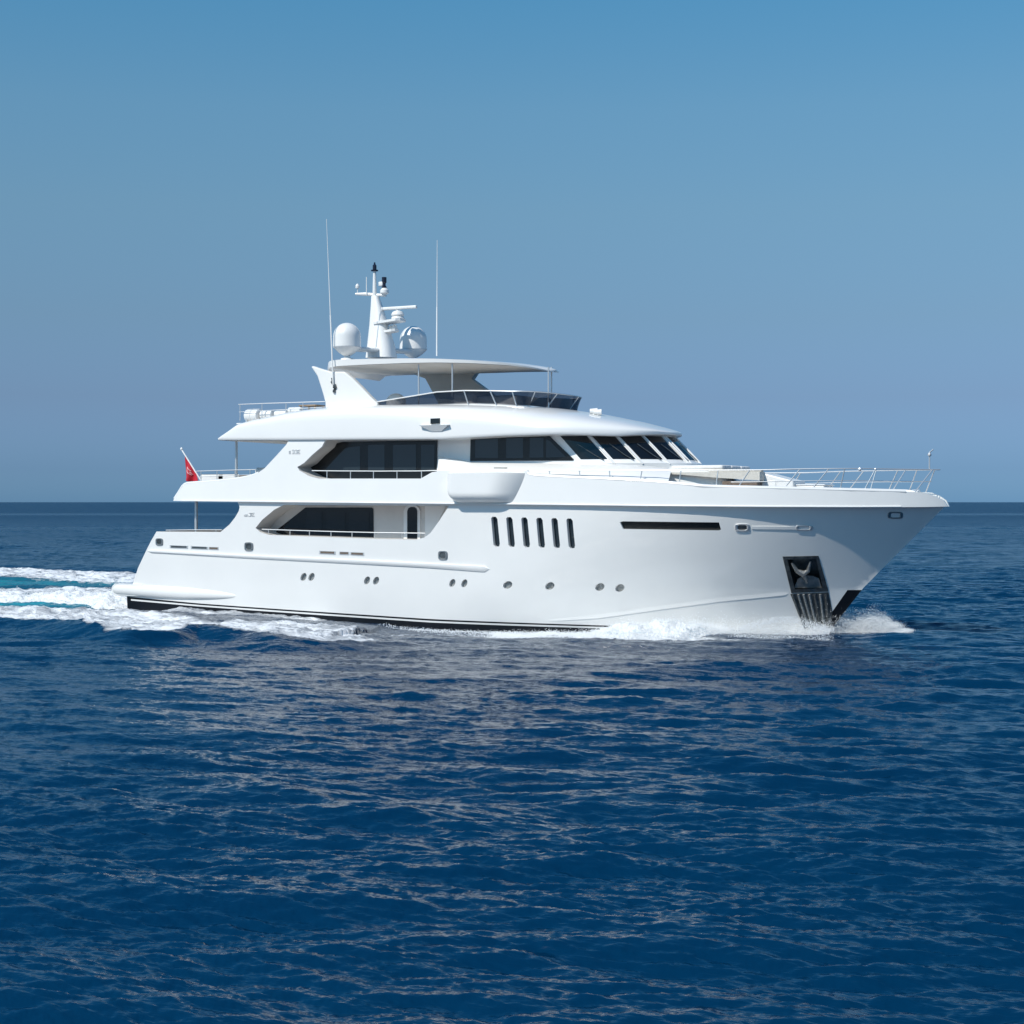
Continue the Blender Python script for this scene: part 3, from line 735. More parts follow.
# inner face of the bulwark, rounded cap along its top edge, thin knuckle bead along its foot
mb = MB()
skin(mb, [q for q in bout], lambda X, z: np.maximum(bandf(X, z)-0.14, 0.0), h=0.5, flat=True); mb.build2('bulwark_lining', MATTE, band)
mb = MB()
L = [np.array((p[0], -(float(bandf(p[0], p[2]))-0.07), p[2])) for p in [onS(a, b, bandf) for a, b in BT[25:]]]
mb.tube(smooth_line(L, 3), 0.085, 8); mb.build2('cap_rail', WHITE, band); mb = MB()
L2 = [np.array((p[0], -(float(bandf(p[0], p[2]))-0.07), p[2])) for p in aftq[1:]+band_top[:6]]
mb.tube(smooth_line(L2, 3), 0.075, 8)
mb.build2('cap_rail', WHITE, band)
mb = MB(); ll = [np.array((x, -float(bandf(x, z))-0.012, z+0.02)) for x, z in low_k[4::2]]
mb.tube(ll, 0.035, 6); mb.build2('knuckle_bead', WHITE2, band)
# stern closure of the upper deck
mb = MB(); P = []
for p in aftq+band_top[:1]:
    b = float(bandf(p[0], p[2])); P.append([(p[0]-0.7*(1-(y/b)**2), y, p[2]) for y in np.linspace(-b, b, 17)])
mb.grid(P)
P2 = [[(r[0]+0.1, r[1], r[2]) for r in q] for q in P]; mb.grid(P2)
mb.build('stern_bulwark', WHITE, yacht, fix=False)
# wing reveal of the upper side deck: deep lining behind the sloping edge
mb = MB(); wl = xz(band_top[12:21]); reveal(mb, wl, bandf, 1, closed=False, y_in=-2.95, h=0.1, off=-0.13)
mb.build2('upper_deck_lining', BEIGE, yacht)

# ---- pod on the upper bulwark
mb = MB(); P = []
ss = np.linspace(0, 1, 30); tt = np.linspace(0, 1, 22)
xl, xr = onS(446.8, 480, bandf)[0]+0.12, onS(524.5, 480, bandf)[0]+0.05
zt, zb_ = onS(480, 472.2, bandf)[2]-0.05, onS(480, 503.2, bandf)[2]
for t in tt:
    row = []
    for s in ss:
        ins = 0.42*max(0, (0.45-t)/0.45)**2; insr = 1.05*(1-t)**1.3*0.55
        x = xl+ins+(xr-xl-ins-insr)*s; z = zb_+(zt-zb_)*t
        f = (1-max(0, 1-s/0.10)**3)*(1-max(0, (s-0.62)/0.38)**2.2)
        g = (1-max(0, 1-t/0.34)**2.0)**0.6 if t < 0.34 else 1.0
        g *= 0.92+0.08*t
        row.append((x, -(float(bandf(x, z))-0.02+0.55*f*g), z))
    P.append(row)
top = P[-1]; P.append([(a, b*0.9-0.0, c+0.05) for a, b, c in top]); P.append([(a, -3.2, c+0.05) for a, b, c in top])
mb.grid(P); mb.build2('wing_pod', WHITE, yacht, ang=60)
# white coaming between pod and deckhouse
mb = MB(); A = []; B = []
for px_, y1, y2, ya_ in ((437, 456, 471.5, -3.02), (470, 462, 471.5, -3.02), (530, 463, 472.5, -3.02), (575, 463.5, 475, -3.02), (610, 464.5, 477, -3.0), (640, 466, 480, -2.85), (668, 468.5, 483, -2.6)):
    a = onY(px_, y1, ya_); A.append(tuple(a)); b = onY(px_, y2, -3.80); B.append((b[0], b[1], b[2]))
mid = [((a[0]+b[0])/2, a[1]-0.23, a[2]-0.05) for a, b in zip(A, B)]
mb.grid([[(a[0], a[1]+0.12, a[2]+0.02) for a in A], A, mid, B, [(b[0], b[1], b[2]-0.6) for b in B]]); mb.build2('side_coaming', WHITE, yacht, fix=False)
wallp = [(407, 469), (423, 469)]
mb = MB(); c = onY(500.5, 468.7, -3.55); mb.box((c[0], c[1], c[2]), (0.62, 0.05, 0.10), bev=0.02); mb.build('step_light', PEWTER, yacht)

# ---- upper deckhouse with raked, curved front
ZS = 6.90; ZT = 7.98
def ell(xc, a, b, n=28, xa_=-12.0):
    pts = [(xa_, -b)]
    pts += [(x, -b) for x in np.linspace(xa_, xc, 8)[1:-1]]
    pts += [(xc+a*math.sin(q), -b*math.cos(q)) for q in np.linspace(0, math.pi, 2*n+1)]
    pts += [(x, b) for x in np.linspace(xc, xa_, 8)[1:]]
    return pts
XA2 = onY(292, 460, -2.95)[0]
eS = (4.50, 3.97, 2.98); eT = (3.42, 3.92, 2.95)
rings = []
for z, (xc, a, b) in ((5.15, (4.6, 4.2, 3.0)), (ZS-0.12, (4.55, 4.1, 3.0)), (ZS-0.04, eS), (ZT, eT), (ZT+0.25, (3.2, 3.85, 2.95))):
    rings.append([(x, y, z) for x, y in ell(xc, a, b, xa_=XA2)])
mb = MB(); mb.loft(rings, closed=True, caps=True); house = mb.build('deckhouse', WHITE, yacht, ang=25)
def front(q, u, off=0.0):
    """point of the raked front: q = angle from the starboard corner, u = 0 sill .. 1 head"""
    xc, a, b = [eS[i]+(eT[i]-eS[i])*u for i in range(3)]
    p = np.array((xc+a*math.sin(q), -b*math.cos(q), ZS-0.04+(ZT-ZS+0.04)*u)); n = nrm((math.sin(q)/a, -math.cos(q)/b, 0.35/3.5))
    return p+off*n
def qpx(target, u):
    lo, hi = 0.0, 1.9
    best = min(np.linspace(0, 1.75, 700), key=lambda q: abs(512+FPX*((front(q, u)-CAM)@RDIR)/((front(q, u)-CAM)@VDIR)-target))
    return best
QS = [0.0]+[qpx(p, 0.0) for p in (612, 640, 666.5, 688.6)]
dq = QS[4]-QS[3]; QS.append(QS[-1]+dq*1.1); QS += [math.pi-q for q in QS[::-1]]
QS = sorted(set(round(q, 4) for q in QS))
print('QS', QS)
for k in range(len(QS)-1):
    a, b = QS[k], QS[k+1]
    if b-a < 0.05: continue
    g0 = 0.028; g1 = 0.028
    if k == 0: g0 = 0.06
    if k == len(QS)-2: g1 = 0.06
    U = np.linspace(0.07, 0.93, 4); Q = np.linspace(0, 1, 9)
    mb = MB(); mb.grid([[front(a+g0+(b-a-g0-g1)*t, u, 0.012) for t in Q] for u in U])
    mb.grid([[front(a+g0+(b-a-g0-g1)*t, u, -0.02) for t in Q] for u in U])
    o = mb.build('windscreen_pane', GLASS, house, fix=False)
    # wiper
    mid = a+(b-a)*0.80
    mb = MB(); mb.tube([front(mid, 0.02, 0.05), front(mid-0.05, 0.2, 0.07), front(a+(b-a)*0.45, 0.62, 0.05)], 0.016, 5); mb.build('wiper', PEWTER, o)
for k in range(1, len(QS)-1):
    q = QS[k]; mb = MB(); mb.tube([front(q, -0.12, 0.02), front(q, 0.0, 0.045), front(q, 0.5, 0.055), front(q, 1.0, 0.03)], 0.037, 8); mb.build('windscreen_pillar', WHITE2, house)
# side windows
YW = -2.98
sw = wall_panel('wheelhouse_window', [(470, 461), (470.6, 434.8), (547.5, 434.4), (573.5, 459.2), (573, 460.4)], YW-0.01, 0.02, FRAME, house, 0.04)
for a, b, yb in ((475, 498, 458), (506, 523, 458), (529.5, 543.5, 457.5)):
    wall_panel('pane', [(a, yb), (a+0.3, 438), (b, 437.8), (b, yb)], YW-0.03, 0.008, PANE, sw, 0.012)
wall_panel('pane', [(546, 457.5), (546, 439.5), (549, 440), (566, 457)], YW-0.03, 0.008, PANE, sw, 0.012)
lw = wall_panel('lounge_window', [(306, 468.8), (312, 462), (322, 453), (336, 443.5), (342, 442), (437, 440), (436.6, 479), (312, 479)], YW+0.0, 0.03, FRAME, house, 0.04)
for a, b, c in ((332, 360, 1), (368, 384.5, 0), (393, 416, 0), (421, 434.5, 0)):
    pts = [(a, 470), (a, 445), (b, 444.5), (b, 470)] if not c else [(325, 470), (345, 448), (b, 446), (b, 470)]
    wall_panel('pane', pts, YW-0.03, 0.008, PANE, lw, 0.012)
# shaded recess beside the lounge window
def bff(X, z): return bandf(X, z)-0.10
tp = [(312, 470.7), (340, 471), (380, 471.2), (420, 471), (434, 470.6), (455, 470.4)]
rail('upper_side_rail', pxs(tp, bff), [(onS(a, 471, bff), onS(a, 478.8, bff)) for a in (327, 350.5, 373.5, 397, 421.5)]+[(onS(442.5, 470.6, bff), onS(442.5, 475.5, bff))])

# ---- sun deck roof
bot = [(218, 440.2), (300, 440), (440, 439.2), (500, 436), (560, 434.6), (616, 436)]
def bR(X):
    X = np.asarray(X, float); t = np.clip((X-0.6)/7.12, 0, 1)
    b = 4.12*np.clip(1-t**2.5, 0, 1)**0.52
    ta = np.clip((-6-X)/13.0, 0, 1.2); return b*(1-0.085*ta**2)
bq = pxs(bot, lambda X, z: bR(X)); rx = [p[0] for p in bq]+[7.72]; rz_ = [p[2] for p in bq]+[7.98]
TOPS = [(218, 440), (235, 424.5), (258, 420.5), (285, 416.5), (310, 412.5), (335, 409), (380, 406), (430, 405), (480, 404.5), (515, 404.6), (545, 406.5), (580, 411.5), (620, 419.5), (645, 426), (660, 430.5), (672, 434.6)]
tq = [onY(a, b, -1.9) for a, b in TOPS]; tX = [p[0] for p in tq]; tZ = [p[2] for p in tq]
tX[0] = rx[0]; d0 = tX[0]-tq[0][0]
tX[1:4] = [x+d0*(1-k/3.) for k, x in enumerate(tX[1:4])]
tX.append(7.72); tZ.append(8.0)
def rtop(X): return np.interp(X, tX, tZ)
def rbot(X): return np.interp(X, rx, rz_)
mb = MB(); rings = []
xsr = np.r_[np.linspace(rx[0], rx[0]+1.2, 8), np.linspace(rx[0]+1.6, 5, 60), 5+2.72*np.sin(np.linspace(0.06, math.pi/2, 24))]
for x in xsr:
    b = max(float(bR(x)), 0.03); zb0 = float(rbot(x)); H = max(float(rtop(x))-zb0, 0.02)
    fwd = np.clip((x+6)/9, 0, 1); n1 = 7.5-5.0*fwd
    lip = min(0.13, H*0.5)
    xo = -0.0
    r = [(x, b-0.14, zb0-0.01), (x, -b+0.14, zb0-0.01), (x, -b+0.03, zb0+0.01), (x, -b, zb0+0.05), (x, -b, zb0+lip)]
    for a in np.linspace(0.0, math.pi, 37)[1:-1]:
        c, s_ = math.cos(a), math.sin(a)
        yy = -math.copysign(abs(c)**(2/n1), c)*b; zz = zb0+lip+(H-lip)*abs(s_)**(2/n1)
        r.append((x-0.5*(1-(yy/b)**2)*(1 if x < -15 else 0)*1.0, yy, zz))
    r += [(x, b, zb0+lip), (x, b, zb0+0.05), (x, b-0.03, zb0+0.01)]
    rings.append(r)
mb.loft(rings, closed=True, caps=True); roof = mb.build('sun_deck', WHITE, yacht, ang=40)
# headliner under the aft overhang
mb = MB(); rr = []
for x in np.linspace(rx[0]+0.4, XA2-0.2, 14):
    b = float(bR(x))-0.25; z = float(rbot(x))-0.03; rr.append([(x, -b, z), (x, b, z), (x, b, z+0.02), (x, -b, z+0.02)])
mb.loft(rr, caps=True); mb.build('headliner', HEAD, roof, smooth=False)
# side air intake with hood
def rfs(X, z):
    X = np.asarray(X, float); z = np.asarray(z, float)
    b = bR(X); zb0 = rbot(X)+0.13; H = np.maximum(rtop(X)-zb0, 0.05); n1 = 7.5-5.0*np.clip((X+6)/9, 0, 1)
    u = np.clip((z-zb0)/H, 0, 0.999); return b*(1-u**n1)**(1/n1)
mb = MB(); q = [onS(a, b, rfs) for a, b in [(421, 425.6), (450, 424.8), (441.5, 431.4), (432, 431.6)]]
mb.prism([(p[0], p[1]-0.18*(1 if i < 2 else 0.15), p[2]) for i, p in enumerate(q)], (0, 0.5, 0.02)); hood = mb.build('air_intake', WHITE2, roof, smooth=False)
mb = MB(); q = [onS(a, b, rfs) for a, b in [(431, 418.6), (440, 418.2), (440, 423.4), (431, 424)]]
mb.prism([(p[0], p[1]-0.05, p[2]) for p in q], (0, 0.3, 0)); mb.build('grille', FRAME, hood, smooth=False)

# stanchions holding the overhangs
def pillar(name, pxx, y0, y1, Y, r=0.085):
    a = onY(pxx, y0, Y); b = onY(pxx, y1, Y); mb = MB(); mb.tube([(a[0], a[1], a[2]), (a[0], a[1], b[2])], r, 14)
    mb.build2(name, STEEL, yacht)
pillar('deck_pillar', 196.2, 499, 536, -3.2, 0.075); pillar('deck_pillar', 236.3, 438.5, 484, -3.2, 0.06)

# ---- fly bridge: windscreen, arch, hard top
HX = lambda px_, Y: onY(px_, 360, Y)[0]
# smoked screen
YF = -2.75
base = [onY(a, b, YF) for a, b in [(377, 405.6), (430, 404), (472, 402.8), (500, 403.6), (520, 405.0)]]
topl = [onY(a, b, YF-0.10) for a, b in [(376, 402), (437, 392), (464, 390.6), (490, 390.8), (512, 391.4)]]
def scr_ring(L, fx, ydir):
    pts = [np.array(p) for p in L]; x0, y0, z0 = pts[-1]; reach = fx-x0
    for q in np.linspace(0, math.pi, 15)[1:]:
        pts.append(np.array((x0+reach*math.sin(q)**0.75, y0*math.copysign(abs(math.cos(q))**0.8, math.cos(q)), z0)))
    pts += [np.array((p[0], -p[1], p[2])) for p in L[::-1]][1:]
    return pts
BRG = scr_ring(base, onY(560, 408, 0.4)[0], 1); TRG = scr_ring(topl, onY(570, 395, 0.4)[0], 1)
mb = MB(); mb.grid([BRG, [(a+b)/2 for a, b in zip(BRG, TRG)], TRG]); mb.grid([[p+np.array((0, 0, 0.0))+nrm(np.array((0.0, 0, 0))-np.array((p[0]-2, p[1], 0)))*0.03 for p in r] for r in (BRG, TRG)])
screen = mb.build('flybridge_screen', SMOKE, roof, fix=False)
mb = MB(); mb.tube(TRG, 0.028, 6); mb.build('screen_rail', STEEL, screen)
for k in (2, 3, 4, 7, 10, 13, 16, 19, 20):
    if k < len(BRG):
        mb = MB(); o = nrm((BRG[k][0]-(-1), BRG[k][1], 0))*0.03; mb.tube([BRG[k]+o-np.array((0.15, 0, 0.12)), TRG[k]+o*0.7], 0.03, 6); mb.build('screen_post', STEEL, screen)
# white console plinth behind the screen
mb = MB(); rings = []
for s_, z in ((1.04, 9.0), (1.02, 9.28), (0.97, 9.36)):
    rings.append([((p[0]+2)*s_-2, p[1]*s_, p[2]-9.36+z) for p in BRG])
mb.loft(rings, closed=True, caps=True); mb.build('console_plinth', WHITE, roof)
mb = MB(); mb.box((onY(505, 400, 0)[0], 0.4, 9.45), (2.2, 3.0, 0.7), bev=0.12); mb.box((onY(478, 400, 0)[0], -0.2, 9.5), (1.0, 2.4, 0.9), bev=0.12)
mb.build('helm_console', mat('console_grey', (0.48, 0.45, 0.42), 0.6, noise=(4, 0.1)), roof)

# hard top
top_prof = [(321, 366), (326, 361.5), (335, 359.5), (350, 358.6), (385, 357.6), (420, 357), (455, 357), (490, 357.8), (525, 359.6), (545, 362), (556.5, 364.8)]
YH = -2.2
tp = [onY(a, b, YH) for a, b in top_prof]; thx = [p[0] for p in tp]; thz = [p[2] for p in tp]
xh0, xe = thx[0]+0.35, float(onY(556.0, 364.8, 0)[0])
thx[0] = xh0; thx[1] = max(thx[1], xh0+0.12)
thx = [xh0+(x-xh0)*(xe-xh0)/(thx[-1]-xh0) for x in thx]
def hbt(x):
    t = np.clip((x-(xe-6.0))/6.0, 0, 1); t2 = np.clip((xh0+1.2-x)/1.2, 0, 1)
    return 2.95*max(1-t**2.6, 0)**0.55*(1-0.25*t2**2)
mb = MB(); rings = []; xsh = np.r_[np.linspace(xh0, xh0+1, 6), np.linspace(xh0+1.3, xe-2, 22), xe-2+2.0*np.sin(np.linspace(0.08, math.pi/2, 14))]
for x in xsh:
    b = max(hbt(x), 0.02); zt_ = float(np.interp(x, thx, thz)); k = (x-xh0)/(xe-xh0)
    th = 0.25*(1-k)+0.05; bul = 0.34*math.sin(math.pi*min(1, k*0.93+0.07))**0.8*np.clip((b-0.3)/2, 0, 1)
    r = [(x, y, zt_-0.10*(abs(y)/b)**2.5-th-bul*max(0, 1-(abs(y)/b)**2)) for y in np.linspace(-b+0.02, b-0.02, 13)]
    r += [(x, y, zt_-0.10*(abs(y)/b)**2.5) for y in np.linspace(b, -b, 17)]
    rings.append(r)
mb.loft(rings, closed=True, caps=True); ht = mb.build('hard_top', WHITE, yacht, ang=50)
hl_ = MB(); rr = []
for x in np.linspace(xh0+0.5, xe-0.25, 30):
    b = hbt(x)-0.10; bb = hbt(x); k = (x-xh0)/(xe-xh0); zt_ = float(np.interp(x, thx, thz)); th = 0.25*(1-k)+0.05; bul = 0.34*math.sin(math.pi*min(1, k*0.93+0.07))**0.8*np.clip((bb-0.3)/2, 0, 1)
    rr.append([(x, y, zt_-0.10*(abs(y)/bb)**2.5-th-bul*max(0, 1-(abs(y)/bb)**2)-0.008) for y in np.linspace(-b, b, 15)])
hl_.grid(rr); hl_.build('roof_lining', HEAD, ht, fix=False)
# aft arch wings
wing = [(310.5, 366.4), (313, 366), (318, 367.8), (330, 371.5), (344, 371.5), (352, 378), (362, 388), (370, 396.5), (377.5, 403.5), (377, 409), (325, 413), (325, 402.5), (321.5, 390), (317, 376)]
mb = MB()
mb.prism([tuple(p) for p in pxy(wing, -2.95)], (0, 0.32, 0)); arch = mb.build('arch_wing', WHITE, ht, smooth=False)
bv = arch.modifiers.new('bevel', 'BEVEL'); bv.width = 0.07; bv.segments = 3; bv.limit_method = 'ANGLE'
# forward arch leg seen under the hard top
mb = MB(); leg = [onY(a, b, 2.5) for a, b in [(415, 374), (480, 372), (475, 379.5), (488, 389), (502, 400), (512, 412), (446, 412), (436, 392), (429, 379)]]
mb.prism([tuple(p) for p in leg], (0, -0.35, 0)); mb.mirror() if False else None
mb.build('arch_leg', HEAD, ht, smooth=False)
for px_, y0, y1, Y in ((418.7, 361, 403, -2.6), (452.3, 362, 401, -2.6), (548.5, 367, 404, -1.0), (551.5, 367, 404, 0.2)):
    a, b = onY(px_, y0, Y), onY(px_, y1, Y); mb = MB(); mb.tube([a, (a[0], a[1], b[2]-0.2)], 0.035, 8); mb.build('support_post', STEEL, ht)
# emblem on the arch wing
mb = MB()
for pts, r in (([(332, 378), (331.6, 382), (333, 384)], 0.05), ([(334.6, 384.5), (335.6, 387.5), (334.4, 390), (334, 392.5)], 0.07), ([(334.8, 385), (333.6, 388)], 0.05)):
    mb.tube([onY(a, b, -2.98) for a, b in pts], r, 6)
mb.build('emblem', PEWTER, arch)

# ---- radar mast
mast = MB()
def msec(px_, py_, hx, hy, Y=0.0):
    c = onY(px_, py_, Y); return [(c[0]+hx*math.copysign(abs(math.cos(a))**0.7, math.cos(a)), c[1]+hy*math.copysign(abs(math.sin(a))**0.7, math.sin(a)), c[2]) for a in np.linspace(0, 2*math.pi, 20, endpoint=False)]
mast.loft([msec(381.5, 358, 0.68, 0.62), msec(381, 345, 0.60, 0.52), msec(379, 325, 0.42, 0.36), msec(377, 308, 0.28, 0.24), msec(375.2, 296, 0.17, 0.15)], caps=True)
mo = mast.build('radar_mast', WHITE2, yacht)
mb = MB(); a = onY(374.6, 297, 0); b = onY(374.2, 271, 0); mb.tube([a, (a[0], 0, b[2])], [0.10, 0.07], 10); mb.build('top_pole', WHITE2, mo)
mb = MB(); c = onY(374.4, 268.5, 0); mb.lathe((a[0], 0, c[2]-0.12), [(0.16, 0), (0.17, 0.05), (0.09, 0.07), (0.09, 0.26), (0.05, 0.3), (0.03, 0.4)], 14); mb.build('masthead_light', LENS, mo)
mb = MB(); p0 = onY(355.5, 294, -0.1); p1 = onY(386, 295.5, 0.1); mb.tube([p0, ((p0[0]+a[0])/2, 0, p0[2]-0.02), p1], [0.05, 0.08, 0.06], 8)
for px_, y0, y1 in ((357.5, 285, 294), (366.5, 277, 294)):
    u, v = onY(px_, y0, -0.1), onY(px_, y1, -0.1); mb.tube([v, (v[0], v[1], u[2])], 0.02, 6)
c = onY(357.5, 286, -0.1); mb.lathe((c[0], c[1], c[2]-0.1), [(0.09, 0), (0.1, 0.1), (0.04, 0.2)], 10); mb.build('spreader', WHITE2, mo)
mb = MB(); c = onY(384.5, 291.5, 0.1); mb.lathe((c[0], c[1], c[2]-0.15), [(0.1, 0), (0.2, 0.08), (0.2, 0.2), (0.12, 0.3)], 14)
u = onY(381.5, 284, 0.1); mb.box((u[0], u[1], u[2]), (0.22, 0.2, 0.2), bev=0.03); mb.build('camera_pod', WHITE2, mo)
mb = MB(); c = onY(384.2, 284.5, 0.1); mb.lathe((c[0], c[1], c[2]-0.35), [(0.11, 0), (0.11, 0.25), (0.07, 0.3), (0.07, 0.4), (0.11, 0.45), (0.11, 0.68)], 12); mb.build('nav_light', LENS, mo)
# radar shelves and scanner
for (xa_, ya, xb_, yb_, hw) in ((378, 322.5, 403, 321.2, 0.42), (379, 332, 397, 331.7, 0.3)):
    u, v = onY(xa_, ya, 0), onY(xb_, yb_, 0); mb = MB()
    mb.prism([(u[0], -hw, u[2]-0.12), (v[0]-0.15, -hw, v[2]), (v[0], -hw*0.6, v[2]+0.02), (v[0], hw*0.6, v[2]+0.02), (v[0]-0.15, hw, v[2]), (u[0], hw, u[2]-0.12)], (0, 0, 0.10)); mb.build('radar_shelf', WHITE2, mo, smooth=False)
mb = MB(); c = onY(397.8, 319.5, 0); mb.lathe((c[0], c[1], c[2]), [(0.28, 0), (0.30, 0.05), (0.27, 0.12), (0.22, 0.13), (0.29, 0.17), (0.30, 0.22), (0.24, 0.34), (0.10, 0.40)], 20); rad = mb.build('radar', WHITE2, mo)
u, v = onY(379.5, 308.3, 0), onY(416.8, 307.6, 0); cc = (np.array(u)+np.array(v))/2
mb = MB(); dv = np.array(v)-np.array(u); mb.box(tuple(cc), (float(np.hypot(dv[0], dv[1])), 0.16, 0.14), math.atan2(dv[1], dv[0]), bev=0.04); mb.tube([(cc[0], cc[1], cc[2]-0.1), (c[0], c[1], c[2]+0.38)], 0.07, 8); mb.build('scanner_bar', WHITE2, rad)
mb = MB(); c = onY(394.5, 331, 0); mb.lathe((c[0], c[1], c[2]), [(0.12, 0), (0.15, 0.1), (0.1, 0.25), (0.02, 0.3)], 12); mb.lathe((c[0]-0.2, c[1], c[2]), [(0.07, 0), (0.07, 0.22), (0.02, 0.26)], 10); mb.build('horn', WHITE2, mo)
# cross arm with two satellite domes
D1 = onY(347, 346.5, -2.3); D2 = onY(413.3, 349.5, 2.3)
mb = MB(); arm = []
for t in np.linspace(0, 1, 14):
    p = D1+(D2-D1)*t; arm.append([(p[0]+0.34*math.cos(q), p[1], p[2]-0.10+0.12*math.sin(q)) for q in np.linspace(0, 2*math.pi, 12, endpoint=False)])
mb.loft(arm, caps=True); mb.build('dome_arm', WHITE2, mo)
def dome(c, r):
    mb = MB(); prof = [(0.18, -0.30), (r*0.62, -0.16), (r*0.93, 0.02), (r*0.985, 0.06), (r*0.985, 0.075), (r, 0.085)]
    prof += [(r*(1-0.02*t), 0.1+t*0.44) for t in (0.3, 0.6, 1)]
    prof += [(r*0.98*math.cos(a), 0.54+r*0.98*math.sin(a)) for a in np.linspace(0.12, math.pi/2-0.03, 12)]
    mb.lathe(c, prof, 36); o = mb.build('satellite_dome', WHITE2, yacht, ang=40)
    k = MB(); k.lathe(c, [(r*0.995, 0.058), (r*1.004, 0.062), (r*1.004, 0.085), (r*0.995, 0.089)], 36); k.build('dome_seam', GLYPH, o)
dome((D1[0], D1[1], D1[2]-0.10), 0.62); dome((D2[0], D2[1], D2[2]-0.08), 0.64)
mb = MB(); c = onY(347, 353, -2.3); mb.lathe((c[0], c[1], c[2]-0.35), [(0.34, 0), (0.3, 0.1), (0.14, 0.14), (0.14, 0.5)], 14); mb.build('dome_foot', WHITE2, mo)
# whip antennas
for nm, p0, p1, Y in (('whip_antenna', (333.2, 385), (326.5, 219), -3.02), ('whip_antenna', (436.8, 356), (437.2, 240), -0.6)):
    u, v = onY(*p0, Y), onY(*p1, Y); m_ = u+(v-u)*0.42; mb = MB()
    mb.tube([u, m_, m_+(v-u)*0.004, v], [0.032, 0.030, 0.020, 0.010], 6); mb.build(nm, WHITE2, yacht)
# small dome ahead of the arch, search lights on the wheelhouse roof
mb = MB(); c = onY(396, 402, -1.2); mb.lathe((c[0], c[1], c[2]-0.3), [(0.42, 0), (0.44, 0.3)]+[(0.44*math.cos(a), 0.3+0.38*math.sin(a)) for a in np.linspace(0.15, 1.5, 8)], 24); mb.build('low_dome', WHITE2, roof)
for px_, py_ in ((593.5, 413.5), (597.5, 414.5)):
    c = onY(px_, py_, -1.2); mb = MB(); mb.tube([(c[0], c[1], c[2]-0.6), c], 0.05, 8); mb.tube([(c[0]-0.14, c[1]-0.05, c[2]+0.10), (c[0]+0.16, c[1]+0.06, c[2]+0.10)], [0.10, 0.13], 12); mb.build('search_light', WHITE2, roof)
# sun deck aft rail
def sdp(px_, py_): return onY(px_, py_, -3.2)
rail('sun_deck_rail', [sdp(238.5, 404.5), sdp(262, 403.5), sdp(285, 402.8), sdp(310, 402), sdp(325, 401.6)], [(sdp(a, 404.3-(a-238)*0.03), sdp(a, 421-(a-238)*0.11)) for a in (240, 262, 286, 303)], mids=[[sdp(239, 412), sdp(285, 409.5), sdp(325, 407)]], mirror=True, r=0.02)
rail('upper_aft_rail', [onY(a, b, -3.45) for a, b in ((196.5, 471.2), (216, 470.6), (236, 470), (256, 469.6))], [(onY(a, 471.2-(a-196)*0.02, -3.45), onY(a, 483-(a-200)*0.05, -3.45)) for a in (201, 217, 235, 250)], mids=[[onY(198, 477, -3.45), onY(252, 474.6, -3.45)]], mirror=True, r=0.02)
rail('cockpit_rail', [onY(a, b, -3.3) for a, b in ((166, 530.3), (190, 530), (222, 530))], [(onY(a, 530.2, -3.3), onY(a, 534, -3.3)) for a in (170, 196, 216)], mirror=True, r=0.025)

# ---- fore deck: coachroof, seats, pulpit
mb = MB(); rings = []
for x, hw, zt_ in ((8.0, 2.3, 6.55), (9.2, 2.1, 6.50), (10.0, 1.95, 6.42), (10.5, 1.8, 6.30), (10.8, 1.7, 6.1)):
    rings.append([(x, -hw, 5.2), (x, -hw, zt_-0.35), (x, -hw+0.06, zt_-0.1), (x, -hw+0.2, zt_), (x, hw-0.2, zt_), (x, hw-0.06, zt_-0.1), (x, hw, zt_-0.35), (x, hw, 5.2)])
mb.loft(rings, closed=True, caps=True); mb.build('coachroof', WHITE, yacht)
frd = lambda px_, py_: onS(px_, py_, bff)
near = [(545, 470.4), (600, 470.2), (660, 470.2), (717, 470.2), (760, 470.0), (800, 469), (860, 468.6), (905, 469.2), (940, 469.6)]
PT = []
for a, b in near:
    if a <= 717: p = frd(a, b)
    else:
        lean = (a-717)/223*1.0
        p = onS(a, b, lambda X, z: bandf(X-lean*0.62, z*0+ZK)-0.12)
    PT.append(p)
PT[-1] = onY(940, 469.6, 0.0); PT[-2] = onY(918, 469.4, -0.55)
PT = smooth_line(PT, 4)
def pnear(px_): return min(PT, key=lambda p: abs(512+FPX*((p-CAM)@RDIR)/((p-CAM)@VDIR)-px_))
posts = []
for a, c in ((550, 477.2), (580, 478.4), (610, 479.6)): posts.append((frd(a-0.6, 470.3), frd(a, c)))
for a, b, c in ((642, 640, 481), (681, 679, 484.5), (718, 716, 487)): posts.append((frd(a, 470.3), frd(b, c)))
for tpx, bpx, by in ((748, 738, 487.6), (800, 784, 488.6), (826, 812, 489.3), (852, 840, 490), (882, 864, 490.8), (909, 892, 491.4), (933, 915, 492)):
    posts.append((pnear(tpx), onS(bpx, by, bff)))
MID = []
for p in PT[14:]:
    k = (p[0]-PT[14][0])/(PT[-1][0]-PT[14][0])
    MID.append(np.array((p[0]-0.33, p[1]*1.02, p[2]-0.46)))
rail('pulpit_rail', PT, posts, mids=[MID], mirror=True, r=0.024)
# jackstaff with light
mb = MB(); u, v = onY(929.5, 469.5, 0), onY(929, 455, 0); mb.tube([u, (u[0], 0, v[2])], 0.03, 6); c = onY(929, 453.5, 0); mb.lathe((u[0], 0, c[2]-0.1), [(0.06, 0), (0.08, 0.06), (0.03, 0.14)], 10)
mb.tube([(u[0], 0, c[2]+0.04), (u[0]+0.15, 0, c[2]+0.16)], 0.025, 6); mb.build('jackstaff', STEEL, yacht)
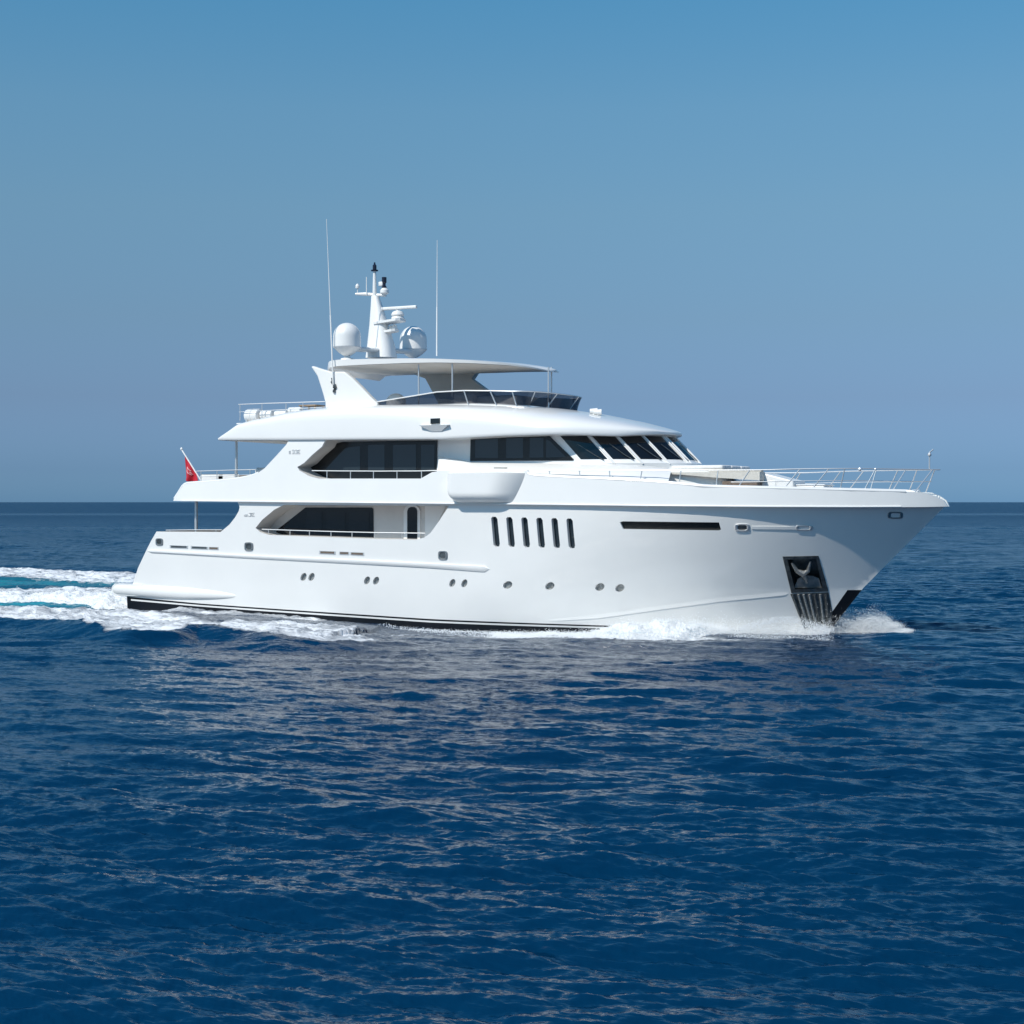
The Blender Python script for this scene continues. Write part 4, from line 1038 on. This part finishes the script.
# chrome balls added on the rail to catch a sun glint
for px_ in (856, 883):
    q = pnear(px_); mb = MB(); rr_ = 0.085 if px_ == 856 else 0.06
    mb.lathe((q[0], q[1], q[2]-rr_*0.3), [(rr_*math.sin(a)+0.001, -rr_*math.cos(a)) for a in np.linspace(0.05, 3.09, 16)], 20); mb.build('glint_ball', CHROME, yacht)
# windlass and bollards on the fore deck
mb = MB(); c = onY(812, 486, -0.7); mb.lathe((c[0], c[1], 5.2), [(0.3, 0), (0.3, 0.2), (0.16, 0.3), (0.16, 0.5), (0.26, 0.6), (0.2, 0.68)], 16); mb.build2('windlass', STEEL, yacht)

# letters on the wings: small raised grey characters, unreadable at this size
def glyphs(px0, py0, n, wch, hch, fun):
    mb = MB(); shapes = ['C', '3', '3', 'E'] if n == 4 else ['A', 'J', 'E']
    for k in range(n):
        x = px0+k*(wch+1.0); y = py0
        segs = {'E': [((0, 0), (0, 1)), ((0, 0), (1, 0)), ((0, .5), (.8, .5)), ((0, 1), (1, 1))], 'S': [((1, 0), (0, 0)), ((0, 0), (0, .5)), ((0, .5), (1, .5)), ((1, .5), (1, 1)), ((1, 1), (0, 1))], '3': [((0, 0), (1, 0)), ((1, 0), (1, 1)), ((.2, .5), (1, .5)), ((0, 1), (1, 1))], 'C': [((0, .3), (0, 1)), ((0, .3), (.8, .3)), ((0, .65), (.7, .65)), ((0, 1), (.8, 1))], 'J': [((1, 0), (1, 1)), ((1, 1), (.2, 1)), ((.2, 1), (.2, .75)), ((.4, 0), (1, 0))], 'A': [((.1, .45), (1, .45)), ((1, .45), (1, 1)), ((0, 1), (1, 1)), ((0, 1), (0, .72)), ((0, .72), (1, .72))]}[shapes[k % 4]]
        for a, b in segs:
            p = [onS(x+q[0]*wch, y+q[1]*hch, fun) for q in (a, b)]
            mb.tube([(q[0], q[1]-0.006, q[2]) for q in p], 0.022, 4)
    mb.build('raised_lettering', GLYPH, band if fun is bandf else hull, smooth=False)
glyphs(289.2, 450.0, 4, 2.0, 3.6, bandf); glyphs(244.6, 513, 3, 2.6, 3.2, hb)

# ================================================================== LOOSE THINGS
def boxy(name, label, cat, group, loc, parts, rz=0):
    o = empty(name, loc, rz); tag(o, label, cat, group)
    for nm, m, fn in parts: k = MB(); fn(k); k.build(nm, m, o)
    return o
# life raft canisters on cradles along the sun deck edge
labs = ['white life raft canister aftmost on the sun deck, tallest of the row', 'white life raft canister second from the stern on the sun deck', 'white life raft canister third from the stern on the sun deck', 'white life raft canister nearest the arch on the sun deck']
for k, (pa, pb, yt, yb_) in enumerate(((246, 259.5, 408.6, 419.8), (260.3, 272.4, 410, 418.2), (274, 286.5, 410, 416.8), (287.5, 301, 409.2, 415.6))):
    p, q = onY(pa, yb_, -2.9), onY(pb, yt, -2.9); Ln = q[0]-p[0]; zb0 = float(rtop((p[0]+q[0])/2))-0.12; Hh = max(q[2]-zb0, 0.35)
    o = empty('life_raft', ((p[0]+q[0])/2, -2.9+0.1, zb0)); tag(o, labs[k], 'life raft', 'life raft canisters on the sun deck')
    mb = MB(); r = Hh*0.42; zc = Hh-r; n = 12
    rings = []
    for t, s in ((-0.5, 0.55), (-0.49, 0.8), (-0.46, 0.95), (-0.42, 1.0), (-0.02, 1.0), (-0.01, 1.05), (0.01, 1.05), (0.02, 1.0), (0.42, 1.0), (0.46, 0.95), (0.49, 0.8), (0.5, 0.55)):
        rings.append([(t*Ln*0.96, r*1.15*s*math.cos(a), zc+r*s*math.sin(a)) for a in np.linspace(0, 2*math.pi, 20, endpoint=False)])
    mb.loft(rings, caps=True); mb.build('canister', WHITE2, o)
    for sx in (-0.28, 0.28):
        mb = MB(); mb.box((sx*Ln, 0, (zc-r)/2+0.06), (0.08, r*2, zc-r+0.22)); mb.build('cradle', STEEL, o)
p = onY(241.5, 418, -2.9); zb0 = float(rtop(p[0]))-0.1
o = empty('storage_bin', (p[0], -2.8, zb0)); tag(o, 'small white storage bin at the aft end of the sun deck', 'bin'); mb = MB(); mb.box((0, 0, 0.2), (0.30, 0.5, 0.4), bev=0.05); mb.build('bin_body', WHITE2, o); mb = MB(); mb.box((0, 0, 0.43), (0.34, 0.54, 0.06), bev=0.02); mb.build('lid', WHITE2, o)
# low teak table near the arch
p = onY(312, 412, -2.2); o = empty('deck_table', (p[0], -2.2, float(rtop(p[0]))-0.05)); tag(o, 'low brown wooden table on the sun deck beside the arch', 'table')
mb = MB(); mb.box((0, 0, 0.30), (0.9, 0.8, 0.06), bev=0.015); mb.build('table_top', TEAK, o)
for sx in (-0.38, 0.38):
    for sy in (-0.32, 0.32): mb = MB(); mb.box((sx, sy, 0.135), (0.06, 0.06, 0.27)); mb.build('leg', TEAK, o)
# upper aft deck furniture
ZD = float(kz(-15))+0.14
def sofa(px_, Y, L, label, grp=None, rz=0):
    p = onY(px_, 480, Y); o = empty('deck_sofa', (p[0], Y, ZD), rz); tag(o, label, 'sofa', grp)
    mb = MB(); mb.box((0, 0, 0.2), (L, 0.8, 0.3), bev=0.04); mb.build('base', WICKER, o)
    mb = MB(); mb.box((0, 0.02, 0.42), (L-0.1, 0.74, 0.16), bev=0.06); mb.build('seat_cushion', CUSH, o)
    mb = MB(); mb.box((0, 0.36, 0.80), (L-0.1, 0.16, 0.62), bev=0.07); mb.build('back_cushion', CUSH, o)
    for s in (-1, 1): mb = MB(); mb.box((s*(L/2-0.05), 0, 0.45), (0.12, 0.82, 0.5), bev=0.04); mb.build('armrest', WICKER, o)
    return o
sofa(208, -2.2, 1.5, 'pale cushioned sofa at the stern end of the upper aft deck')
sofa(224, -2.2, 1.3, 'pale cushioned sofa beside the pillar on the upper aft deck')
def chair(px_, Y, rz, label, top=0.95):
    p = onY(px_, 480, Y); o = empty('deck_chair', (p[0], Y, ZD), rz); tag(o, label, 'chair', 'wicker chairs on the upper aft deck')
    mb = MB(); mb.box((0, 0, 0.42), (0.6, 0.6, 0.08), bev=0.03); mb.build('seat', WICKER, o)
    mb = MB(); mb.box((0, 0.27, 0.72), (0.6, 0.08, top-0.42), bev=0.03); mb.build('backrest', WICKER, o)
    for sx in (-0.25, 0.25):
        for sy in (-0.25, 0.25): mb = MB(); mb.box((sx, sy, 0.19), (0.05, 0.05, 0.38)); mb.build('leg', WICKER, o)
        mb = MB(); mb.box((sx*1.15, 0, 0.62), (0.05, 0.55, 0.05), bev=0.015); mb.build('armrest', WICKER, o)
    mb = MB(); mb.box((0, -0.02, 0.50), (0.5, 0.5, 0.10), bev=0.04); mb.build('cushion', CUSH, o)
chair(240, -2.0, 0.3, 'brown wicker chair just forward of the pillar on upper aft deck', 1.1)
chair(249, -1.6, -0.4, 'brown wicker chair beside the sloping white wing of the upper deck', 1.15)
p = onY(258, 470, -1.8); o = empty('lounge_chair', (p[0], -1.8, ZD)); tag(o, 'white rounded lounge chair showing above the sloping wing edge', 'chair')
mb = MB(); mb.box((0, 0, 0.3), (0.9, 0.8, 0.45), bev=0.1); mb.build('seat', CUSH, o); mb = MB(); mb.box((0.1, 0.2, 0.95), (0.7, 0.35, 0.9), bev=0.16); mb.build('backrest', CUSH, o)
# fore deck cushions and lockers
o = empty('sun_pad', (9.1, 0.0, 6.50)); tag(o, 'large white sun pad lying on the cabin roof ahead of windscreen', 'sun pad')
for yy in (-1.15, 0.0, 1.15):
    mb = MB(); mb.box((0.1, yy, 0.09), (2.2, 1.1, 0.18), bev=0.07); mb.build('cushion', CUSH, o)
YB = -2.15; b0_, b1_ = onY(652, 475, YB), onY(760, 475, YB); zt_ = onY(720, 471.5, YB)[2]
o = empty('cushion_bench', (b0_[0], YB, 5.3)); tag(o, 'long tan cushioned bench beside the fore deck rail ahead of the windscreen', 'bench')
Lb = b1_[0]-b0_[0]; hz = zt_-5.3
mb = MB(); mb.loft([[(x, -0.25+0.2*k, z0), (x, 0.6, z0), (x, 0.6, hz-0.02), (x, -0.25+0.2*k, hz-0.02)] for k, x, z0 in ((0, 0.0, hz-0.05), (0.2, Lb*0.3, hz-0.12), (0.5, Lb*0.6, hz-0.24), (1, Lb, hz-0.36))], caps=True); mb.build('seat_cushion', CANVAS, o)
mb = MB(); mb.box((Lb*0.5, 0.45, hz+0.02), (Lb*0.98, 0.3, 0.09), bev=0.04); mb.build('bolster', CANVAS, o)
mb = MB(); mb.box((Lb*0.82, 0.25, (hz-0.38)/2), (Lb*0.32, 0.6, hz-0.40), bev=0.02); mb.build('base', WICKER, o)
p = onY(777, 482, -1.5); o = empty('deck_locker', (p[0], -1.4, 5.3)); tag(o, 'white sloping deck locker ahead of the tan bench on fore deck', 'locker')
hl2 = onY(765, 473.5, -1.4)[2]-5.3; hr2 = onY(794, 481, -1.4)[2]-5.3; xl2 = onY(761, 480, -1.4)[0]-p[0]; xr2 = onY(795, 480, -1.4)[0]-p[0]
mb = MB(); mb.prism([(xl2, -0.2, 0), (xr2, -0.2, 0), (xr2, -0.2, hr2), (xl2+0.2, -0.2, hl2), (xl2, -0.2, hl2)], (0, 1.6, 0)); lk = mb.build('locker_body', WHITE2, o, smooth=False)
bv = lk.modifiers.new('bevel', 'BEVEL'); bv.width = 0.05; bv.segments = 2
mb = MB(); mb.box((xl2+0.38, -0.215, hl2*0.42), (0.6, 0.03, hl2*0.6), bev=0.01); mb.build('locker_door', WHITE, o)
p = onY(800, 484, -0.8); o = empty('low_locker', (p[0]+0.4, -0.7, 5.3)); tag(o, 'low white flat locker nearest the bow on the fore deck', 'locker')
mb = MB(); mb.box((0, 0, 0.27), (1.5, 1.3, 0.54), bev=0.05); mb.build('locker_body', WHITE2, o); mb = MB(); mb.box((0, 0, 0.565), (1.55, 1.35, 0.05), bev=0.02); mb.build('lid', WHITE2, o)
# ensign and its staff
s0, s1 = onY(197.5, 475, -1.0), onY(181.6, 449.5, -1.0)
mb = MB(); mb.tube([s0+(s0-s1)*0.45, s1], 0.035, 8); mb.lathe(tuple(s1), [(0.05, -0.03), (0.07, 0.03), (0.03, 0.1)], 10); mb.build('flag_staff', WHITE2, yacht)
fl = empty('ensign', tuple(s0)); tag(fl, 'red ensign with pale emblem hanging from the stern flag staff', 'flag')
mb = MB(); nU, nV = 22, 26; grid = []
hA, hB = s0+(s1-s0)*0.80, s0+(s1-s0)*0.06
for j in range(nV):
    v = j/(nV-1); row = []
    for i in range(nU):
        u = i/(nU-1)
        top_ = hA+(hB-hA)*u
        drop = (1.16-0.50*u)*v
        fold = 0.10*math.sin(u*11+v*2.0)*(0.3+v)
        p = top_+np.array((0.14*math.sin(v*2.6)*u-0.02*v*u, fold, -drop))-s0
        row.append(tuple(p))
    grid.append(row)
mb.grid(grid); cloth = mb.build('flag_cloth', RED, fl, ang=80, fix=False)
def fp(u, v, d):
    i = min(int(u*(nU-1)), nU-2); j = min(int(v*(nV-1)), nV-2); p = np.array(grid[j][i]); return (p[0], p[1]-d, p[2])
mb = MB()
for side in (0.012, -0.012):
    pts = [fp(0.36+0.22*math.cos(a), 0.52+0.12*math.sin(a), side) for a in np.linspace(0.9, 5.4, 14)]
    mb.tube(pts, 0.022, 5)
    for a in np.linspace(0, 2*math.pi, 5, endpoint=False): mb.tube([fp(0.48, 0.52, side), fp(0.48+0.10*math.cos(a), 0.52+0.05*math.sin(a), side)], [0.025, 0.008], 4)
mb.build('emblem', FLAGWHITE, cloth)

# ================================================================== FOAM AND SPRAY
def foam_mat():
    m = bpy.data.materials.new('white_foam'); m.use_nodes = True; t = m.node_tree; p = t.nodes['Principled BSDF']
    p.inputs['Base Color'].default_value = (0.83, 0.85, 0.86, 1); p.inputs['Roughness'].default_value = 0.75
    p.inputs['Subsurface Weight'].default_value = 0.0
    tc = t.nodes.new('ShaderNodeTexCoord'); n = t.nodes.new('ShaderNodeTexNoise'); n.inputs['Scale'].default_value = 6; n.inputs['Detail'].default_value = 8; n.inputs['Roughness'].default_value = 0.7
    t.links.new(tc.outputs['Object'], n.inputs['Vector'])
    n4 = t.nodes.new('ShaderNodeTexNoise'); n4.inputs['Scale'].default_value = 2.6; n4.inputs['Detail'].default_value = 9; n4.inputs['Roughness'].default_value = 0.72; n4.inputs['Distortion'].default_value = 0.5
    mpf = t.nodes.new('ShaderNodeMapping'); mpf.inputs['Scale'].default_value = (0.5, 1.0, 1.2); t.links.new(tc.outputs['Object'], mpf.inputs[0]); t.links.new(mpf.outputs[0], n4.inputs['Vector'])
    cr = t.nodes.new('ShaderNodeValToRGB'); cr.color_ramp.elements[0].position = 0.30; cr.color_ramp.elements[0].color = (0.25, 0.42, 0.48, 1); cr.color_ramp.elements[1].position = 0.43; cr.color_ramp.elements[1].color = (0.88, 0.89, 0.895, 1)
    t.links.new(n4.outputs[0], cr.inputs[0]); t.links.new(cr.outputs[0], p.inputs['Base Color'])
    b = t.nodes.new('ShaderNodeBump'); b.inputs['Strength'].default_value = 0.9; b.inputs['Distance'].default_value = 0.16
    t.links.new(n.outputs[0], b.inputs['Height']); t.links.new(b.outputs[0], p.inputs['Normal'])
    return m
FOAM = foam_mat()
DROPS = mat('water_drops', (0.90, 0.92, 0.93), 0.5)
def droplets(P, rad):
    """many tiny drops in one mesh (octahedra)"""
    n = len(P); o = np.array([(1, 0, 0), (-1, 0, 0), (0, 1, 0), (0, -1, 0), (0, 0, 1), (0, 0, -1)], float)
    rot = RNG.normal(size=(n, 3, 3)); rot, _ = np.linalg.qr(rot)
    V = np.einsum('ij,njk->nik', o, rot)*rad[:, None, None]*(1+0.5*RNG.random((n, 1, 3)))+P[:, None, :]
    f = np.array([(0, 2, 4), (2, 1, 4), (1, 3, 4), (3, 0, 4), (2, 0, 5), (1, 2, 5), (3, 1, 5), (0, 3, 5)])
    F = (f[None]+(np.arange(n)*6)[:, None, None]).reshape(-1, 3)
    return V.reshape(-1, 3), F
def np_mesh(name, parts, m, smooth=True):
    V = np.concatenate([p[0] for p in parts]); Fs = []; o = 0
    loops = []; starts = []; tot = []; c = 0
    for v, f in parts:
        f = np.asarray(f)+o; loops.append(f.ravel()); k = f.shape[1]; starts.append(c+np.arange(len(f))*k); tot.append(np.full(len(f), k)); c += f.size; o += len(v)
    me = bpy.data.meshes.new(name); loops = np.concatenate(loops); starts = np.concatenate(starts); tot = np.concatenate(tot)
    me.vertices.add(len(V)); me.loops.add(len(loops)); me.polygons.add(len(starts))
    me.vertices.foreach_set('co', V.astype(np.float32).ravel()); me.loops.foreach_set('vertex_index', loops.astype(np.int32))
    me.polygons.foreach_set('loop_start', starts.astype(np.int32)); me.polygons.foreach_set('loop_total', tot.astype(np.int32))
    me.polygons.foreach_set('use_smooth', np.full(len(starts), smooth)); me.update(calc_edges=True); me.validate()
    for q in (m if isinstance(m, tuple) else (m,)): me.materials.append(q)
    if isinstance(m, tuple): me.polygons.foreach_set('material_index', np.concatenate([np.full(len(f), i) for i, (v, f) in enumerate(parts)]).astype(np.int32))
    ob = bpy.data.objects.new(name, me); COL.objects.link(ob); return ob
def gridfaces(nu, nv):
    i = np.arange(nu*nv).reshape(nu, nv); return np.stack([i[:-1, :-1], i[1:, :-1], i[1:, 1:], i[:-1, 1:]], -1).reshape(-1, 4)
# heap of white water along the starboard waterline
def heap(xs_, height, width, seed, side=-1):
    nu, nv = len(xs_), 60; X = np.repeat(xs_[:, None], nv, 1); v = np.linspace(0, 1, nv)[None, :]
    b = hb(xs_, np.full(len(xs_), 0.15))[:, None]
    Wd = width(xs_)[:, None]; Hh = height(xs_)[:, None]
    yo = b-0.12+v*Wd
    n = fbm(X*1.0, yo*1.3, seed, 6)**1.5*1.35; n2 = fbm(X*4.0, yo*4.0, seed+20, 4)
    prof = np.clip(1-v**3, 0, 1)*np.interp(X, [0, 7], [0.15, 0.5])*np.ones_like(v)+np.clip(1-v**3, 0, 1)*0.85*np.sin(v*3.0)
    Z = Hh*prof*(0.25+1.15*n)+Hh*0.35*(n2-0.45)*(1-v)
    Y = side*yo; Zs = sea_z(X, Y); Z = Zs-0.06+Z
    Z = np.where(v > 0.97, Zs-0.2, Z)
    Y = Y+0.15*(n2-0.45)
    return np.stack([X, Y, Z], -1).reshape(-1, 3), gridfaces(nu, nv), (X, Y, Z)
xs1 = np.linspace(-4.2, 14.3, 620)
h1 = lambda x: np.interp(x, [-4.2, -2, 1, 5, 8, 9.8, 10.8, 12.6, 13.4, 14.3], [0.01, 0.04, 0.07, 0.12, 0.40, 0.40, 0.10, 0.08, 0.2, 0.2])
w1 = lambda x: np.interp(x, [-4.2, -2, 2, 8, 9.8, 11.2, 14.3], [0.6, 1.8, 3.4, 4.8, 4.4, 1.2, 0.8])
hv, hf, (hX, hY, hZ) = heap(xs1, h1, w1, 40)
nd = 45000
ii = RNG.integers(0, hX.size, nd); P = np.c_[hX.ravel()[ii], hY.ravel()[ii], hZ.ravel()[ii]]
up = RNG.exponential(0.07, nd)*np.interp(P[:, 0], [-4, 0, 6, 9, 11, 14], [0.2, 0.3, 0.6, 0.8, 1.9, 1.6]); P = P+np.c_[RNG.normal(0, .08, nd), RNG.normal(0, .10, nd)-0.05, up]
rad = RNG.uniform(0.004, 0.016, nd)
# torn curtain of drops over the dark hollow just abaft the stem
nh = 5500; u_ = RNG.random(nh); q0, q1 = onZ(735, 637), onZ(829, 641)
Ph = q0[None]*(1-u_[:, None])+q1[None]*u_[:, None]; Ph[:, 2] = 0.02
arc = 0.10+0.62*np.sin(np.clip(u_, 0, 1)*2.6+0.25)
side_ = RNG.random(nh)
Ph += np.c_[RNG.normal(0, .12, nh), RNG.normal(0, .25, nh)+0.7*(side_ > 0.6), np.where(side_ > 0.6, arc*(0.75+0.35*RNG.random(nh)), arc*RNG.random(nh)**2.2)]
P = np.r_[P, Ph]; rad = np.r_[rad, RNG.uniform(0.004, 0.013, nh)]
dv1, df1 = droplets(P, rad)
o = np_mesh('bow_wave', [(hv, hf), (dv1, df1)], (FOAM, DROPS))
tag(o, 'white churned bow wave breaking along the starboard waterline', 'bow wave', kind='stuff')
# spray fan thrown off the port bow
HOLLOW = gpx([(742, 636), (770, 640), (800, 642), (828, 641)])
nd = 42000; t = RNG.random(nd)**0.8
a0 = onY(832, 638, 0.7); a1 = onY(907, 637, 1.3)
base_ = a0[None]*(1-t[:, None])+a1[None]*t[:, None]; base_[:, 2] = 0
hh = np.interp(t, [0, 0.15, 0.4, 0.62, 0.8, 1], [1.1, 1.1, 0.85, 0.85, 0.4, 0.10])*(0.7+0.5*vnoise(t*14, t*0, 9))
P = base_+np.c_[RNG.normal(0, 0.1, nd), RNG.normal(0, 0.5, nd), hh*(0.55+0.9*vnoise(t*38, t*0+3, 19)**2)*RNG.random(nd)**1.15]
dv2, df2 = droplets(P, RNG.uniform(0.004, 0.013, nd))
nu, nv = 160, 40; tt_ = np.linspace(0, 1, nu)[:, None]; vv = np.linspace(0, 1, nv)[None, :]
Xh = a0[0]+(a1[0]-a0[0])*tt_+0*vv; Yh = a0[1]+(a1[1]-a0[1])*tt_+(vv-0.5)*1.2
hh2 = np.interp(tt_, [0, 0.15, 0.4, 0.62, 0.8, 1], [0.50, 0.50, 0.34, 0.26, 0.12, 0.02])
Zh = sea_z(Xh, Yh)-0.08+hh2*np.sin(vv*math.pi)**0.8*(0.05+1.9*fbm(Xh*2.6, Yh*2.6, 77, 6)**1.5)
o = np_mesh('bow_spray', [(np.stack([Xh, Yh, Zh], -1).reshape(-1, 3), gridfaces(nu, nv)), (dv2, df2)], (FOAM, DROPS))
tag(o, 'fan of white spray thrown up beyond the stem of the yacht', 'spray', kind='stuff')
# boiling wake behind the transom
nu, nv = 360, 150; xx = np.linspace(-46, AFT[1][0]+0.3, nu)[:, None]; yy = np.linspace(-3.6, 3.6, nv)[None, :]
Xw = xx+0*yy; k = (xx-xx.min())/(xx.max()-xx.min()); Yw = yy*(0.72+0.28*np.clip((xx+24)/4, 0, 1))+2.4*np.clip((-20.5-xx)/4, 0, 1)
Hh = np.interp(xx, [-46, -34, -26, -21.5, -19.5], [0.35, 0.5, 0.75, 0.95, 0.3])
edge = np.clip(1-np.abs(yy/3.6)**3, 0, 1)
Zw = sea_z(Xw, Yw)-0.16+Hh*edge*(0.05+1.1*fbm(Xw*0.8, Yw*1.1, 130, 7))+0.34*edge*(fbm(Xw*2.6, Yw*2.6, 150, 5)-0.42)
nd = 12000; ii = RNG.integers(0, Xw.size, nd); P = np.c_[Xw.ravel()[ii], Yw.ravel()[ii], Zw.ravel()[ii]]
k = P[:, 0] > -30; P = P[k]; n = len(P); P = P+np.c_[RNG.normal(0, .1, n), RNG.normal(0, .1, n), RNG.exponential(0.07, n)]
dv3, df3 = droplets(P, RNG.uniform(0.006, 0.02, n))
o = np_mesh('stern_wake', [(np.stack([Xw, Yw, Zw], -1).reshape(-1, 3), gridfaces(nu, nv)), (dv3, df3)], (FOAM, DROPS))
tag(o, 'white boiling wake streaming away behind the stern of the yacht', 'wake', kind='stuff')
